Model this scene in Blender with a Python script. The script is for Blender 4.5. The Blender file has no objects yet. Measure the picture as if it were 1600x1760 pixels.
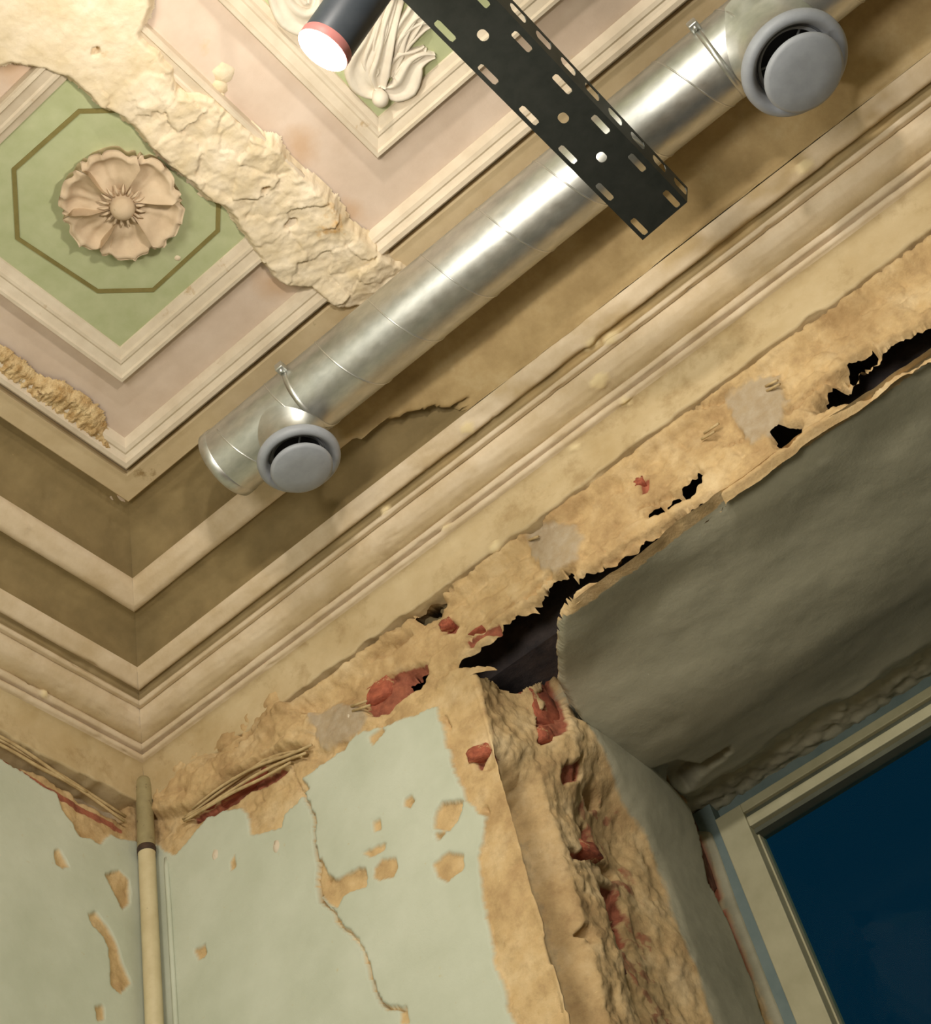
import bpy, bmesh, math, random
import numpy as np
from mathutils import Vector, Matrix

# ------------------------------------------------------------------ camera
sc = bpy.context.scene
COL = sc.collection
RC = np.array([[0.76328432, 0.61493968, -0.19810662],
               [-0.57117312, 0.49899849, -0.6517375],
               [-0.30192435, 0.61061419, 0.73211474]])   # world axes in camera (x right, y down, z forward)
FPX = 2497.85
CAM = np.array([2.033, -1.998, 1.6])
cd = bpy.data.cameras.new('camera'); cam = bpy.data.objects.new('camera', cd); COL.objects.link(cam)
Rw = RC.T
m = np.eye(4); m[:3, 0] = Rw[:, 0]; m[:3, 1] = -Rw[:, 1]; m[:3, 2] = -Rw[:, 2]; m[:3, 3] = CAM
cam.matrix_world = Matrix(m.tolist())
cd.sensor_fit = 'HORIZONTAL'; cd.sensor_width = 36.0; cd.lens = FPX / 1600 * 36.0
cd.clip_start = 0.05; cd.clip_end = 100
sc.camera = cam
def ray(px, py):
    return Rw @ np.array([(px - 800) / FPX, (py - 880) / FPX, 1.0])
def at(px, py, ax, v):
    """where the sight line through a point of the photograph meets the plane axis=v"""
    d = ray(px, py); return CAM + d * ((v - CAM[ax]) / d[ax])
H = 4.22          # ceiling height
ZS = 3.57         # soffit of the window recess
XA = 0.955        # arris of the recess

# ------------------------------------------------------------------ world, exposure, large lights
w = bpy.data.worlds.new('dusk'); sc.world = w; w.use_nodes = True
bg = w.node_tree.nodes['Background']; bg.inputs[0].default_value = (0.03, 0.42, 0.80, 1); bg.inputs[1].default_value = 0.036
sc.view_settings.view_transform = 'Standard'; sc.view_settings.look = 'None'
sc.view_settings.exposure = 0.2; sc.view_settings.gamma = 1.0; sc.view_settings.use_curve_mapping = False
def lamp(name, kind, loc, power, col, size=0.1, aim=None, angle=90, blend=0.5):
    l = bpy.data.lights.new(name, kind); o = bpy.data.objects.new(name, l); COL.objects.link(o)
    o.location = loc; l.energy = power; l.color = col
    if kind == 'AREA': l.size = size
    else: l.shadow_soft_size = size
    if kind == 'SPOT': l.spot_size = math.radians(angle); l.spot_blend = blend
    if aim is not None:
        o.rotation_euler = (Vector(aim) - Vector(loc)).to_track_quat('-Z', 'Y').to_euler()
    return o
WARM = (1.0, 0.93, 0.80)
lamp('room_fill_light', 'POINT', (1.5, -2.9, 2.3), 105, (1.0, .955, .87), 0.4)  # unseen fill light, added to lift the walls and cornice
lamp('track_spot_lamp', 'SPOT', (2.3, -2.3, 3.55), 62, (1.0, 0.93, 0.84), 0.06, (1.7, -0.5, 4.1), 110, 0.9)

# ------------------------------------------------------------------ helpers
random.seed(7); RNG = np.random.default_rng(11)
def tag(o, label=None, cat=None, kind=None, group=None):
    if label: o['label'] = label
    if cat: o['category'] = cat
    if kind: o['kind'] = kind
    if group: o['group'] = group
    return o
def empty(name, loc=(0, 0, 0), parent=None):
    o = bpy.data.objects.new(name, None); o.empty_display_size = 0.05; COL.objects.link(o)
    o.location = loc
    if parent is not None: o.parent = parent
    return o
def link(name, me, mat, parent=None, smooth=True):
    if mat is not None and not me.materials: me.materials.append(mat)
    if smooth:
        me.polygons.foreach_set('use_smooth', [True] * len(me.polygons))
    o = bpy.data.objects.new(name, me); COL.objects.link(o)
    if parent is not None:
        o.parent = parent
        o.matrix_parent_inverse = Matrix.Translation(-parent.location) if parent.type == 'EMPTY' else Matrix()
    return o
def mesh(name, verts, faces, mat, parent=None, smooth=True):
    me = bpy.data.meshes.new(name); me.from_pydata([tuple(map(float, v)) for v in verts], [], [tuple(map(int, f)) for f in faces]); me.update()
    return link(name, me, mat, parent, smooth)
def from_bm(name, bm, mat, parent=None, smooth=True):
    me = bpy.data.meshes.new(name); bmesh.ops.recalc_face_normals(bm, faces=bm.faces[:]); bm.to_mesh(me); bm.free()
    return link(name, me, mat, parent, smooth)
def grid(name, P, mat, parent=None, keep=None, attr=None, smooth=True, flip=False):
    """P: n x m x 3 points; keep: n x m bool; attr: n x m x 4 stored as colour attribute 'mask'"""
    n, mm = P.shape[:2]
    idx = np.arange(n * mm).reshape(n, mm)
    q = np.stack([idx[:-1, :-1], idx[:-1, 1:], idx[1:, 1:], idx[1:, :-1]], -1).reshape(-1, 4)
    if flip: q = q[:, ::-1]
    V = P.reshape(-1, 3); A = attr.reshape(-1, 4) if attr is not None else None
    if keep is not None:
        k = keep.reshape(-1); q = q[k[q].all(1)]
        used = np.zeros(len(V), bool); used[q] = True
        re = np.cumsum(used) - 1; V = V[used]; q = re[q]
        if A is not None: A = A[used]
    me = bpy.data.meshes.new(name)
    me.vertices.add(len(V)); me.vertices.foreach_set('co', V.astype(np.float32).ravel())
    me.loops.add(q.size); me.loops.foreach_set('vertex_index', q.astype(np.int32).ravel())
    me.polygons.add(len(q)); me.polygons.foreach_set('loop_start', (np.arange(len(q)) * 4).astype(np.int32))
    me.update(calc_edges=True)
    if A is not None:
        a = me.attributes.new('mask', 'FLOAT_COLOR', 'POINT'); a.data.foreach_set('color', np.clip(A, 0, 1).astype(np.float32).ravel())
    return link(name, me, mat, parent, smooth)
# --- noise
def _h(ix, iy, s):
    n = (ix.astype(np.int64) * 374761393 + iy.astype(np.int64) * 668265263 + s * 1442695041) & 0x7fffffff
    n = ((n ^ (n >> 13)) * 1274126177) & 0x7fffffff
    n = ((n ^ (n >> 16)) * 668265263) & 0x7fffffff
    return ((n ^ (n >> 15)) & 0xffff) / 65535.0
def vn(x, y, s=0):
    ix = np.floor(x); iy = np.floor(y); fx = x - ix; fy = y - iy
    fx = fx * fx * fx * (fx * (fx * 6 - 15) + 10); fy = fy * fy * fy * (fy * (fy * 6 - 15) + 10)
    a = _h(ix, iy, s); b = _h(ix + 1, iy, s); c = _h(ix, iy + 1, s); d = _h(ix + 1, iy + 1, s)
    return (a + (b - a) * fx) * (1 - fy) + (c + (d - c) * fx) * fy
def fbm(x, y, f=1.0, o=4, s=0, gain=0.5):
    r = np.zeros(np.broadcast(x, y).shape); a = 1.0; t = 0
    for i in range(o):
        r += a * (vn(x * f + 17.3 * i, y * f - 9.1 * i, s + i) * 2 - 1); t += a; a *= gain; f *= 2.03
    return r / t
def ridged(x, y, f=1.0, o=4, s=0):
    r = np.zeros(np.broadcast(x, y).shape); a = 1.0; t = 0
    for i in range(o):
        r += a * (1 - np.abs(vn(x * f + 7.7 * i, y * f + 3.1 * i, s + i) * 2 - 1) * 2); t += a; a *= .5; f *= 2.1
    return r / t
def sst(a, b, x):
    t = np.clip((x - a) / (b - a), 0, 1); return t * t * (3 - 2 * t)
def sdpoly(x, y, poly):
    """signed distance, negative inside"""
    d = np.full(x.shape, 1e9); ins = np.zeros(x.shape, bool); n = len(poly)
    for i in range(n):
        ax, ay = poly[i]; bx, by = poly[(i + 1) % n]
        ex, ey = bx - ax, by - ay; wx, wy = x - ax, y - ay
        t = np.clip((wx * ex + wy * ey) / (ex * ex + ey * ey + 1e-12), 0, 1)
        d = np.minimum(d, (wx - ex * t) ** 2 + (wy - ey * t) ** 2)
        if ay != by:
            c = ((ay > y) != (by > y)) & (x < (bx - ax) * (y - ay) / (by - ay) + ax)
            ins ^= c
    d = np.sqrt(d); return np.where(ins, -d, d)
def sdline(x, y, pts):
    d = np.full(x.shape, 1e9)
    for (ax, ay), (bx, by) in zip(pts[:-1], pts[1:]):
        ex, ey = bx - ax, by - ay; wx, wy = x - ax, y - ay
        t = np.clip((wx * ex + wy * ey) / (ex * ex + ey * ey + 1e-12), 0, 1)
        d = np.minimum(d, (wx - ex * t) ** 2 + (wy - ey * t) ** 2)
    return np.sqrt(d)
AX2 = {0: (1, 2), 1: (0, 2), 2: (0, 1)}
def wp(pts, ax, v):
    i, j = AX2[ax]; out = []
    for p in pts:
        q = at(p[0], p[1], ax, v); out.append((q[i], q[j]))
    return out
# --- bmesh shapes
def tube(bm, pts, rad, seg=8, cap=True, flat=None):
    """tube along points; rad scalar or list; flat=(normal, factor) squashes the section along normal"""
    pts = [Vector(p) for p in pts]; n = len(pts)
    if not hasattr(rad, '__len__'): rad = [rad] * n
    rings = []; prev = None
    for i, p in enumerate(pts):
        t = (pts[min(i + 1, n - 1)] - pts[max(i - 1, 0)]).normalized()
        if prev is None:
            a = t.orthogonal().normalized()
            if flat: a = (flat[0] - t * flat[0].dot(t)).normalized()
        else:
            a = (prev - t * prev.dot(t)).normalized()
        prev = a; b = t.cross(a); ring = []
        k = flat[1] if flat else 1.0
        for j in range(seg):
            th = 2 * math.pi * j / seg
            ring.append(bm.verts.new(p + a * (math.cos(th) * rad[i] * k) + b * (math.sin(th) * rad[i])))
        rings.append(ring)
    for r0, r1 in zip(rings[:-1], rings[1:]):
        for j in range(seg): bm.faces.new((r0[j], r0[(j + 1) % seg], r1[(j + 1) % seg], r1[j]))
    if cap:
        bm.faces.new(rings[0][::-1]); bm.faces.new(rings[-1])
def lathe(bm, prof, origin, axis, seg=48, close=False):
    """prof: list of (radius, along axis)"""
    origin = Vector(origin); axis = Vector(axis).normalized(); a = axis.orthogonal().normalized(); b = axis.cross(a); rings = []
    for r, h in prof:
        if r < 1e-6: rings.append([bm.verts.new(origin + axis * h)]); continue
        rings.append([bm.verts.new(origin + axis * h + (a * math.cos(2 * math.pi * j / seg) + b * math.sin(2 * math.pi * j / seg)) * r) for j in range(seg)])
    for r0, r1 in zip(rings[:-1], rings[1:]):
        if len(r0) == 1 and len(r1) == 1: continue
        for j in range(seg):
            k = (j + 1) % seg
            if len(r0) == 1: bm.faces.new((r0[0], r1[k], r1[j]))
            elif len(r1) == 1: bm.faces.new((r0[j], r0[k], r1[0]))
            else: bm.faces.new((r0[j], r0[k], r1[k], r1[j]))
def box(bm, lo, hi, bev=0.0):
    r = bmesh.ops.create_cube(bm, size=1.0)['verts']
    for v in r:
        v.co = Vector([lo[i] + (v.co[i] + .5) * (hi[i] - lo[i]) for i in range(3)])
    if bev > 0:
        e = {e for v in r for e in v.link_edges}
        bmesh.ops.bevel(bm, geom=list(e), offset=bev, segments=2, affect='EDGES', profile=.5)
def smooth_curve(pts, n=24):
    pts = [np.array(p, float) for p in pts]; P = [2 * pts[0] - pts[1]] + pts + [2 * pts[-1] - pts[-2]]; out = []
    for i in range(1, len(P) - 2):
        k = max(2, n // (len(pts) - 1))
        for j in range(k):
            t = j / k; a, b, c, d = P[i - 1:i + 3]
            out.append(.5 * ((2 * b) + (-a + c) * t + (2 * a - 5 * b + 4 * c - d) * t * t + (-a + 3 * b - 3 * c + d) * t ** 3))
    out.append(pts[-1]); return out

# ------------------------------------------------------------------ materials
def S(r, g, b):
    f = lambda c: (c / 255) / 12.92 if c / 255 <= .04045 else ((c / 255 + .055) / 1.055) ** 2.4
    return (f(r), f(g), f(b), 1)
class NT:
    def __init__(s, name):
        s.m = bpy.data.materials.new(name); s.m.use_nodes = True; s.t = s.m.node_tree; s.t.nodes.clear()
        s.out = s.n('ShaderNodeOutputMaterial'); s.b = s.n('ShaderNodeBsdfPrincipled'); s.l(s.b.outputs[0], s.out.inputs[0])
        s.co = s.n('ShaderNodeTexCoord').outputs['Object']
    def n(s, k): return s.t.nodes.new(k)
    def l(s, a, b): s.t.links.new(a, b)
    def noise(s, scale, detail=4, rough=.55, stretch=None):
        v = s.co
        if stretch:
            mp = s.n('ShaderNodeMapping'); mp.inputs['Scale'].default_value = stretch; s.l(s.co, mp.inputs[0]); v = mp.outputs[0]
        n = s.n('ShaderNodeTexNoise'); n.inputs['Scale'].default_value = scale; n.inputs['Detail'].default_value = detail; n.inputs['Roughness'].default_value = rough
        s.l(v, n.inputs['Vector']); return n.outputs[0]
    def ramp(s, fac, stops):
        r = s.n('ShaderNodeValToRGB'); e = r.color_ramp.elements
        while len(e) < len(stops): e.new(.5)
        for i, (p, c) in enumerate(stops): e[i].position = p; e[i].color = c
        s.l(fac, r.inputs[0]); return r.outputs[0]
    def mr(s, v, a, b, c=0, d=1):
        n = s.n('ShaderNodeMapRange'); n.inputs[1].default_value = a; n.inputs[2].default_value = b; n.inputs[3].default_value = c; n.inputs[4].default_value = d
        s.l(v, n.inputs[0]); return n.outputs[0]
    def mix(s, fac, a, b):
        n = s.n('ShaderNodeMix'); n.data_type = 'RGBA'
        for x, i in ((fac, 0), (a, 6), (b, 7)):
            if hasattr(x, 'links'): s.l(x, n.inputs[i])
            else: n.inputs[i].default_value = x
        return n.outputs[2]
    def math(s, op, a, b=0.0):
        n = s.n('ShaderNodeMath'); n.operation = op
        for x, i in ((a, 0), (b, 1)):
            if hasattr(x, 'links'): s.l(x, n.inputs[i])
            else: n.inputs[i].default_value = x
        return n.outputs[0]
    def bump(s, h, strength=.3, dist=.002):
        b = s.n('ShaderNodeBump'); b.inputs['Strength'].default_value = strength; b.inputs['Distance'].default_value = dist
        s.l(h, b.inputs['Height']); s.l(b.outputs[0], s.b.inputs['Normal'])
    def set(s, **k):
        for a, v in k.items():
            i = s.b.inputs[a.replace('_', ' ')]
            if hasattr(v, 'links'): s.l(v, i)
            else: i.default_value = v
def plain(name, c1, c2, scale=14, rough=.85, bump=.25, spots=None, stretch=None, fine=120, bdist=.0015, metal=0.0, stains=()):
    t = NT(name)
    col = t.ramp(t.noise(scale, 6, .6, stretch), [(.32, c1), (.68, c2)])
    if spots:
        f = t.mr(t.noise(spots[1], 5, .65), spots[2], spots[2] + .09); col = t.mix(f, col, spots[0])
    for p, r in stains:      # water stains of a fixed place and size
        mp = t.n('ShaderNodeVectorMath'); mp.operation = 'DISTANCE'; t.l(t.co, mp.inputs[0]); mp.inputs[1].default_value = p
        d = t.math('ADD', mp.outputs['Value'], t.math('MULTIPLY', t.math('SUBTRACT', t.noise(24, 5, .6), .5), r * .9))
        col = t.mix(t.mr(d, r * .2, r, .42, 0), col, S(186, 136, 74))
    t.set(Base_Color=col, Roughness=rough, Metallic=metal)
    if bump: t.bump(t.noise(fine, 4, .6), bump, bdist)
    return t.m
M = {}
M['ceiling'] = plain('ceiling_paint', S(204, 182, 162), S(218, 198, 180), 9, spots=(S(205, 180, 140), 5, .64), stains=[(tuple(at(a_, b_, 2, H)), r_) for a_, b_, r_ in ((470, 488, .055), (515, 250, .05), (20, 105, .05), (600, 365, .04))])
M['mould'] = plain('moulding_paint', S(200, 184, 160), S(220, 206, 184), 12, spots=(S(178, 150, 110), 16, .64), bump=.15)
M['border'] = plain('border_paint', S(192, 170, 132), S(208, 188, 152), 12, spots=(S(150, 125, 84), 14, .62), bump=.2)
M['green'] = plain('green_panel_paint', S(170, 176, 132), S(184, 188, 148), 18, spots=(S(188, 184, 140), 22, .68), bump=.15)
M['line'] = plain('octagon_line_paint', S(116, 106, 56), S(134, 122, 70), 30, bump=.1)
M['rosette'] = plain('rosette_plaster', S(196, 172, 142), S(212, 190, 160), 20, spots=(S(150, 132, 100), 34, .66), bump=.25)
M['acanthus'] = plain('acanthus_plaster', S(206, 194, 176), S(222, 212, 194), 20, bump=.2)
M['patch'] = plain('raw_patch_plaster', S(212, 192, 156), S(232, 216, 190), 16, spots=(S(206, 164, 104), 9, .60), bump=.5, fine=70, bdist=.004)
M['fibre'] = plain('crumbled_plaster', S(170, 132, 78), S(226, 200, 152), 40, spots=(S(120, 86, 46), 26, .6), bump=.8, fine=160, bdist=.006)
def cornice_mat():
    t = NT('cornice_plaster')
    a = t.n('ShaderNodeAttribute'); a.attribute_name = 'mask'
    sp = t.n('ShaderNodeSeparateColor'); t.l(a.outputs['Color'], sp.inputs[0])
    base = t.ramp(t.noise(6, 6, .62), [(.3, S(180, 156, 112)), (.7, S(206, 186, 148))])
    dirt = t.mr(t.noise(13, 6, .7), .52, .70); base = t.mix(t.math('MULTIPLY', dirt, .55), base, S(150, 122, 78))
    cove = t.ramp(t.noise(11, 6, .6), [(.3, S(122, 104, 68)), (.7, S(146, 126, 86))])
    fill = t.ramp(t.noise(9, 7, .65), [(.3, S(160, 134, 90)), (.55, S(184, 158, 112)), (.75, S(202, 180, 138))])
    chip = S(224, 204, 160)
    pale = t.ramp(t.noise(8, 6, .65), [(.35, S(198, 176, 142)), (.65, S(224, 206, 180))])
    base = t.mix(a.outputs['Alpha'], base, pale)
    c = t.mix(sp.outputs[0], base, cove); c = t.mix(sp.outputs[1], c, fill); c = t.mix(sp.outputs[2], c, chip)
    t.set(Base_Color=c, Roughness=.82)
    t.bump(t.noise(90, 5, .6), .35, .002); return t.m
M['cornice'] = cornice_mat()
def wall_mat():
    t = NT('damaged_wall')
    a = t.n('ShaderNodeAttribute'); a.attribute_name = 'mask'
    sp = t.n('ShaderNodeSeparateColor'); t.l(a.outputs['Color'], sp.inputs[0])
    n1 = t.noise(8, 7, .65); n2 = t.noise(36, 6, .65)
    plaster = t.ramp(n1, [(.28, S(166, 134, 92)), (.5, S(202, 172, 124)), (.72, S(222, 198, 156))])
    plaster = t.mix(t.math('MULTIPLY', t.mr(n2, .5, .70), .32), plaster, S(128, 98, 62)); plaster = t.mix(t.math('MULTIPLY', t.mr(t.noise(4.2, 6, .7), .47, .66), .5), plaster, S(146, 112, 68))
    paint = t.ramp(t.noise(5, 6, .6), [(.3, S(184, 189, 168)), (.7, S(202, 206, 188))])
    paint = t.mix(t.math('MULTIPLY', t.mr(t.noise(60, 4, .7), .64, .72), .5), paint, S(190, 176, 128))
    smooth = t.ramp(t.noise(5, 7, .65, (.35, 1, 1)), [(.3, S(142, 138, 116)), (.7, S(180, 174, 150))])
    brick = t.ramp(n2, [(.3, S(120, 66, 48)), (.7, S(176, 106, 78))])
    mortar = t.ramp(n2, [(.3, S(154, 138, 114)), (.7, S(184, 168, 144))])
    def sh(x, lo=.35, hi=.65):
        return t.mr(t.math('ADD', x, t.math('MULTIPLY', t.math('SUBTRACT', n2, .5), .5)), lo, hi)
    c = t.mix(sh(a.outputs['Alpha'], .3, .9), plaster, mortar)
    c = t.mix(sh(sp.outputs[2]), c, brick)
    c = t.mix(sh(sp.outputs[1]), c, smooth)
    c = t.mix(sp.outputs[0], c, paint)
    t.set(Base_Color=c, Roughness=.88)
    h = t.math('ADD', t.noise(140, 5, .65), t.math('MULTIPLY', t.noise(40, 5, .6), .8))
    b = t.n('ShaderNodeBump'); b.inputs['Distance'].default_value = .004
    t.l(h, b.inputs['Height']); t.l(t.mr(t.math('ADD', sp.outputs[0], t.math('MULTIPLY', sp.outputs[1], .8)), 0, 1, .42, .10), b.inputs['Strength']); t.l(b.outputs[0], t.b.inputs['Normal'])
    return t.m
M['wall'] = wall_mat()
M['paint'] = plain('wall_paint', S(184, 189, 168), S(202, 206, 188), 5, bump=.1)
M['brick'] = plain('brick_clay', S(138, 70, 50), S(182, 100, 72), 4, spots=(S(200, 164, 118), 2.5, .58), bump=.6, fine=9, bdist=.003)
M['darkbrick'] = plain('shaded_brick_clay', S(84, 52, 44), S(128, 84, 66), 4, spots=(S(160, 132, 96), 2.5, .58), bump=.6, fine=9, bdist=.003)  # shaded copy of the brick, its shade put into the colour
M['cavity'] = plain('darkened_cavity_brick', S(58, 54, 58), S(96, 84, 80), 18, bump=.6, fine=40, bdist=.006)  # brick darkened in colour so the holes read as deep shade
M['reed'] = plain('dry_reed', S(172, 146, 102), S(206, 182, 136), 40, bump=.2, rough=.7)
def duct_mat():
    t = NT('galvanised_steel')
    c = t.ramp(t.noise(26, 5, .6, (1, 2, 2)), [(.3, (.50, .51, .48, 1)), (.7, (.66, .66, .62, 1))])
    t.set(Base_Color=c, Metallic=.92, Roughness=t.mr(t.noise(40, 4), .3, .7, .36, .46))
    t.bump(t.noise(5, 2, .4), .06, .004); return t.m
M['duct'] = duct_mat()
M['seam'] = plain('seam_steel', (.6, .6, .57, 1), (.72, .72, .69, 1), 30, rough=.34, bump=0, metal=.9)
M['valve'] = plain('grey_valve_enamel', S(144, 148, 154), S(154, 158, 164), 40, rough=.5, bump=.08, fine=300)
M['void'] = plain('valve_throat', (.012, .013, .018, 1), (.02, .02, .026, 1), 20, rough=.8, bump=0)
M['tray'] = plain('darkened_steel', (.045, .05, .042, 1), (.065, .068, .058, 1), 30, rough=.45, bump=.1, metal=.6)  # steel darkened in colour to stand for the shaded underside
M['lampbody'] = plain('lamp_housing', (.05, .06, .075, 1), (.07, .08, .095, 1), 20, rough=.45, bump=0)
M['lamprim'] = plain('lamp_rim', S(200, 120, 118), S(214, 140, 134), 20, rough=.5, bump=0)  # pink colour stands for the red halo round the lens
M['pipe_old'] = plain('old_pipe_paint', S(140, 128, 92), S(164, 152, 112), 22, spots=(S(96, 76, 48), 46, .60), bump=.3, rough=.6)
M['pipe_new'] = plain('cream_pipe_paint', S(196, 180, 140), S(212, 198, 160), 18, spots=(S(70, 54, 40), 60, .69), bump=.2, rough=.5)
M['rust'] = plain('rusty_joint', S(40, 32, 28), S(80, 58, 42), 50, bump=.4, rough=.8)
M['casing'] = plain('window_paint', S(168, 162, 130), S(182, 176, 144), 14, bump=.12, rough=.6)
M['casing_blue'] = plain('window_lining_tint', S(104, 120, 118), S(120, 134, 130), 14, bump=.15, rough=.7)  # blue-grey colour stands for dusk light and shade on the lining
M['gasket'] = plain('sash_groove_paint', S(78, 80, 66), S(92, 94, 78), 14, bump=.1, rough=.7)
M['floor'] = plain('floor_boards', S(110, 88, 62), S(134, 108, 78), 6, rough=.6, stretch=(1, 8, 1))
t = NT('lamp_glow'); t.set(Base_Color=(1, 1, 1, 1), Emission_Color=(1, .97, .9, 1), Emission_Strength=14.0); M['glow'] = t.m
def glass():
    t = NT('window_glass'); t.t.nodes.remove(t.b)
    g = t.n('ShaderNodeBsdfGlossy'); g.inputs['Roughness'].default_value = .02
    tr = t.n('ShaderNodeBsdfTransparent'); tr.inputs[0].default_value = (.8, .9, .92, 1)
    f = t.n('ShaderNodeFresnel'); f.inputs[0].default_value = 1.45
    mx = t.n('ShaderNodeMixShader'); t.l(t.math('MULTIPLY', f.outputs[0], .15), mx.inputs[0]); t.l(tr.outputs[0], mx.inputs[1]); t.l(g.outputs[0], mx.inputs[2])
    t.l(mx.outputs[0], t.out.inputs[0]); return t.m
M['glass'] = glass()

# ================================================================== LARGE STRUCTURE
XR = 3.2; YB = -5.0; X2 = 5.0; ZL = 2.62
# ---- ceiling
ceil = mesh('ceiling', [(-.3, .3, H), (X2, .3, H), (X2, YB, H), (-.3, YB, H), (-.3, .3, H + .2), (X2, .3, H + .2), (X2, YB, H + .2), (-.3, YB, H + .2)],
            [(0, 1, 2, 3), (4, 7, 6, 5), (0, 4, 5, 1), (1, 5, 6, 2), (2, 6, 7, 3), (3, 7, 4, 0)], M['ceiling'], smooth=False)
tag(ceil, 'pinkish beige painted plaster ceiling with moulded green panels', 'ceiling', 'structure')
fl = mesh('floor', [(-.3, .3, 0), (X2, .3, 0), (X2, YB, 0), (-.3, YB, 0), (-.3, .3, -.2), (X2, .3, -.2), (X2, YB, -.2), (-.3, YB, -.2)],
          [(3, 2, 1, 0), (5, 6, 7, 4), (1, 5, 4, 0), (2, 6, 5, 1), (3, 7, 6, 2), (0, 4, 7, 3)], M['floor'], smooth=False)
tag(fl, 'wooden floor of the room, below the view', 'floor', 'structure')
bm = bmesh.new(); box(bm, (X2, YB, 0), (X2 + .2, 1.2, H)); tag(from_bm('wall_east', bm, M['paint'], smooth=False), 'pale green wall behind the camera on the right', 'wall', 'structure')
bm = bmesh.new(); box(bm, (-.3, YB - .2, 0), (X2, YB, H)); tag(from_bm('wall_south', bm, M['paint'], smooth=False), 'pale green wall behind the camera', 'wall', 'structure')

# ---- shared front-wall relief (wall_right, plane y = 0); coordinates (x, z)
W = lambda pts: wp(pts, 1, 0.0)
PAINT_R = W([(238, 1440), (270, 1450), (300, 1465), (325, 1440), (350, 1410), (380, 1395), (410, 1390), (425, 1410), (430, 1435), (460, 1427), (482, 1422), (487, 1400), (510, 1380), (530, 1355), (517, 1337), (550, 1315), (590, 1285), (625, 1255), (665, 1245), (710, 1225), (725, 1219), (750, 1212), (759, 1262), (766, 1294), (787, 1350), (797, 1375), (831, 1406), (822, 1475), (831, 1537), (841, 1600), (853, 1662), (878, 1760), (890, 1830), (930, 2100), (190, 2200)])
HOLES_R = [W(p) for p in (
    [(545, 1480), (552, 1474), (562, 1500), (575, 1512), (600, 1500), (612, 1492), (628, 1490), (628, 1522), (606, 1528), (590, 1537), (578, 1560), (562, 1552), (545, 1530)],
    [(642, 1492), (655, 1476), (678, 1474), (684, 1490), (676, 1508), (652, 1516), (641, 1508)],
    [(743, 1484), (770, 1464), (795, 1468), (796, 1494), (768, 1515), (752, 1506)],
    [(748, 1395), (758, 1380), (795, 1376), (786, 1408), (772, 1426), (745, 1422)],
    [(622, 1466), (640, 1456), (664, 1448), (660, 1462), (636, 1474)],
    [(640, 1412), (652, 1408), (656, 1426), (642, 1430)],
    [(694, 1372), (706, 1366), (712, 1376), (704, 1388), (693, 1384)],
    [(333, 1632), (352, 1624), (354, 1640), (342, 1650)],
    [(395, 1480), (404, 1465), (405, 1490), (396, 1498)],
    [(687, 1735), (700, 1728), (704, 1760), (688, 1760)],
    [(632, 1268), (655, 1248), (662, 1256), (640, 1282)],
    [(746, 1432), (764, 1428), (752, 1444)])]
SPOTS_D = [W(p) for p in ([(698, 1380), (708, 1376), (704, 1388)], [(746, 1437), (762, 1432), (752, 1445)], [(556, 1512), (566, 1508), (560, 1518)], [(344, 1640), (352, 1634), (350, 1646)], [(822, 1388), (832, 1382), (836, 1396)])]
CRACK_R = W([(500, 1315), (510, 1350), (530, 1385), (540, 1410), (540, 1450), (547, 1480), (543, 1520), (550, 1545), (570, 1565), (585, 1590), (615, 1615), (632, 1655), (640, 1695), (655, 1725), (670, 1732), (695, 1736)])
BRICK_R = [W(p) for p in (
    [(625, 1202), (640, 1168), (690, 1148), (733, 1133), (726, 1162), (694, 1190), (660, 1222), (634, 1230)],
    [(325, 1402), (372, 1376), (420, 1345), (480, 1318), (495, 1322), (470, 1340), (420, 1358), (370, 1392), (330, 1415)],
    [(757, 1070), (772, 1064), (786, 1072), (778, 1084), (760, 1085)],
    [(806, 1288), (826, 1280), (852, 1296), (840, 1318), (816, 1316)],
    [(795, 1096), (850, 1066), (846, 1080), (800, 1110)],
    [(1095, 825), (1112, 818), (1108, 842), (1098, 846)])]
VOID_R = [W(p) for p in (
    [(772, 1142), (828, 1100), (858, 1066), (905, 1040), (935, 1012), (990, 984), (1030, 968), (1085, 936), (1130, 905), (1180, 868), (1236, 836), (1230, 854), (1180, 893), (1110, 946), (1055, 980), (1000, 1004), (978, 1030), (980, 1090), (900, 1150), (870, 1152), (830, 1137)],
    [(1405, 668), (1450, 634), (1490, 606), (1540, 575), (1610, 540), (1700, 480), (1700, 545), (1606, 598), (1540, 640), (1490, 668), (1440, 684), (1400, 702)],
    [(1324, 742), (1340, 728), (1368, 726), (1370, 742), (1352, 760), (1330, 758)],
    [(690, 1160), (716, 1146), (728, 1150), (712, 1176), (694, 1186)],
    [(1106, 876), (1122, 862), (1126, 868), (1112, 880)], [(1132, 862), (1152, 846), (1158, 852), (1140, 866)], [(1164, 840), (1180, 822), (1192, 804), (1200, 812), (1186, 834), (1170, 846)],
    [(1428, 648), (1452, 616), (1492, 592), (1498, 600), (1462, 626), (1440, 654)], [(1392, 694), (1412, 672), (1440, 660), (1444, 668), (1412, 688)], [(900, 1030), (940, 996), (970, 980), (972, 990), (940, 1008), (908, 1036)],
    [(720, 1066), (742, 1048), (764, 1030), (768, 1036), (748, 1054), (726, 1070)])]
ROUGH_DK = [W([(880, 1050), (900, 1010), (960, 970), (1010, 960), (990, 990), (930, 1030)]), W([(1335, 735), (1420, 650), (1500, 600), (1440, 680), (1380, 720)])]
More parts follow.
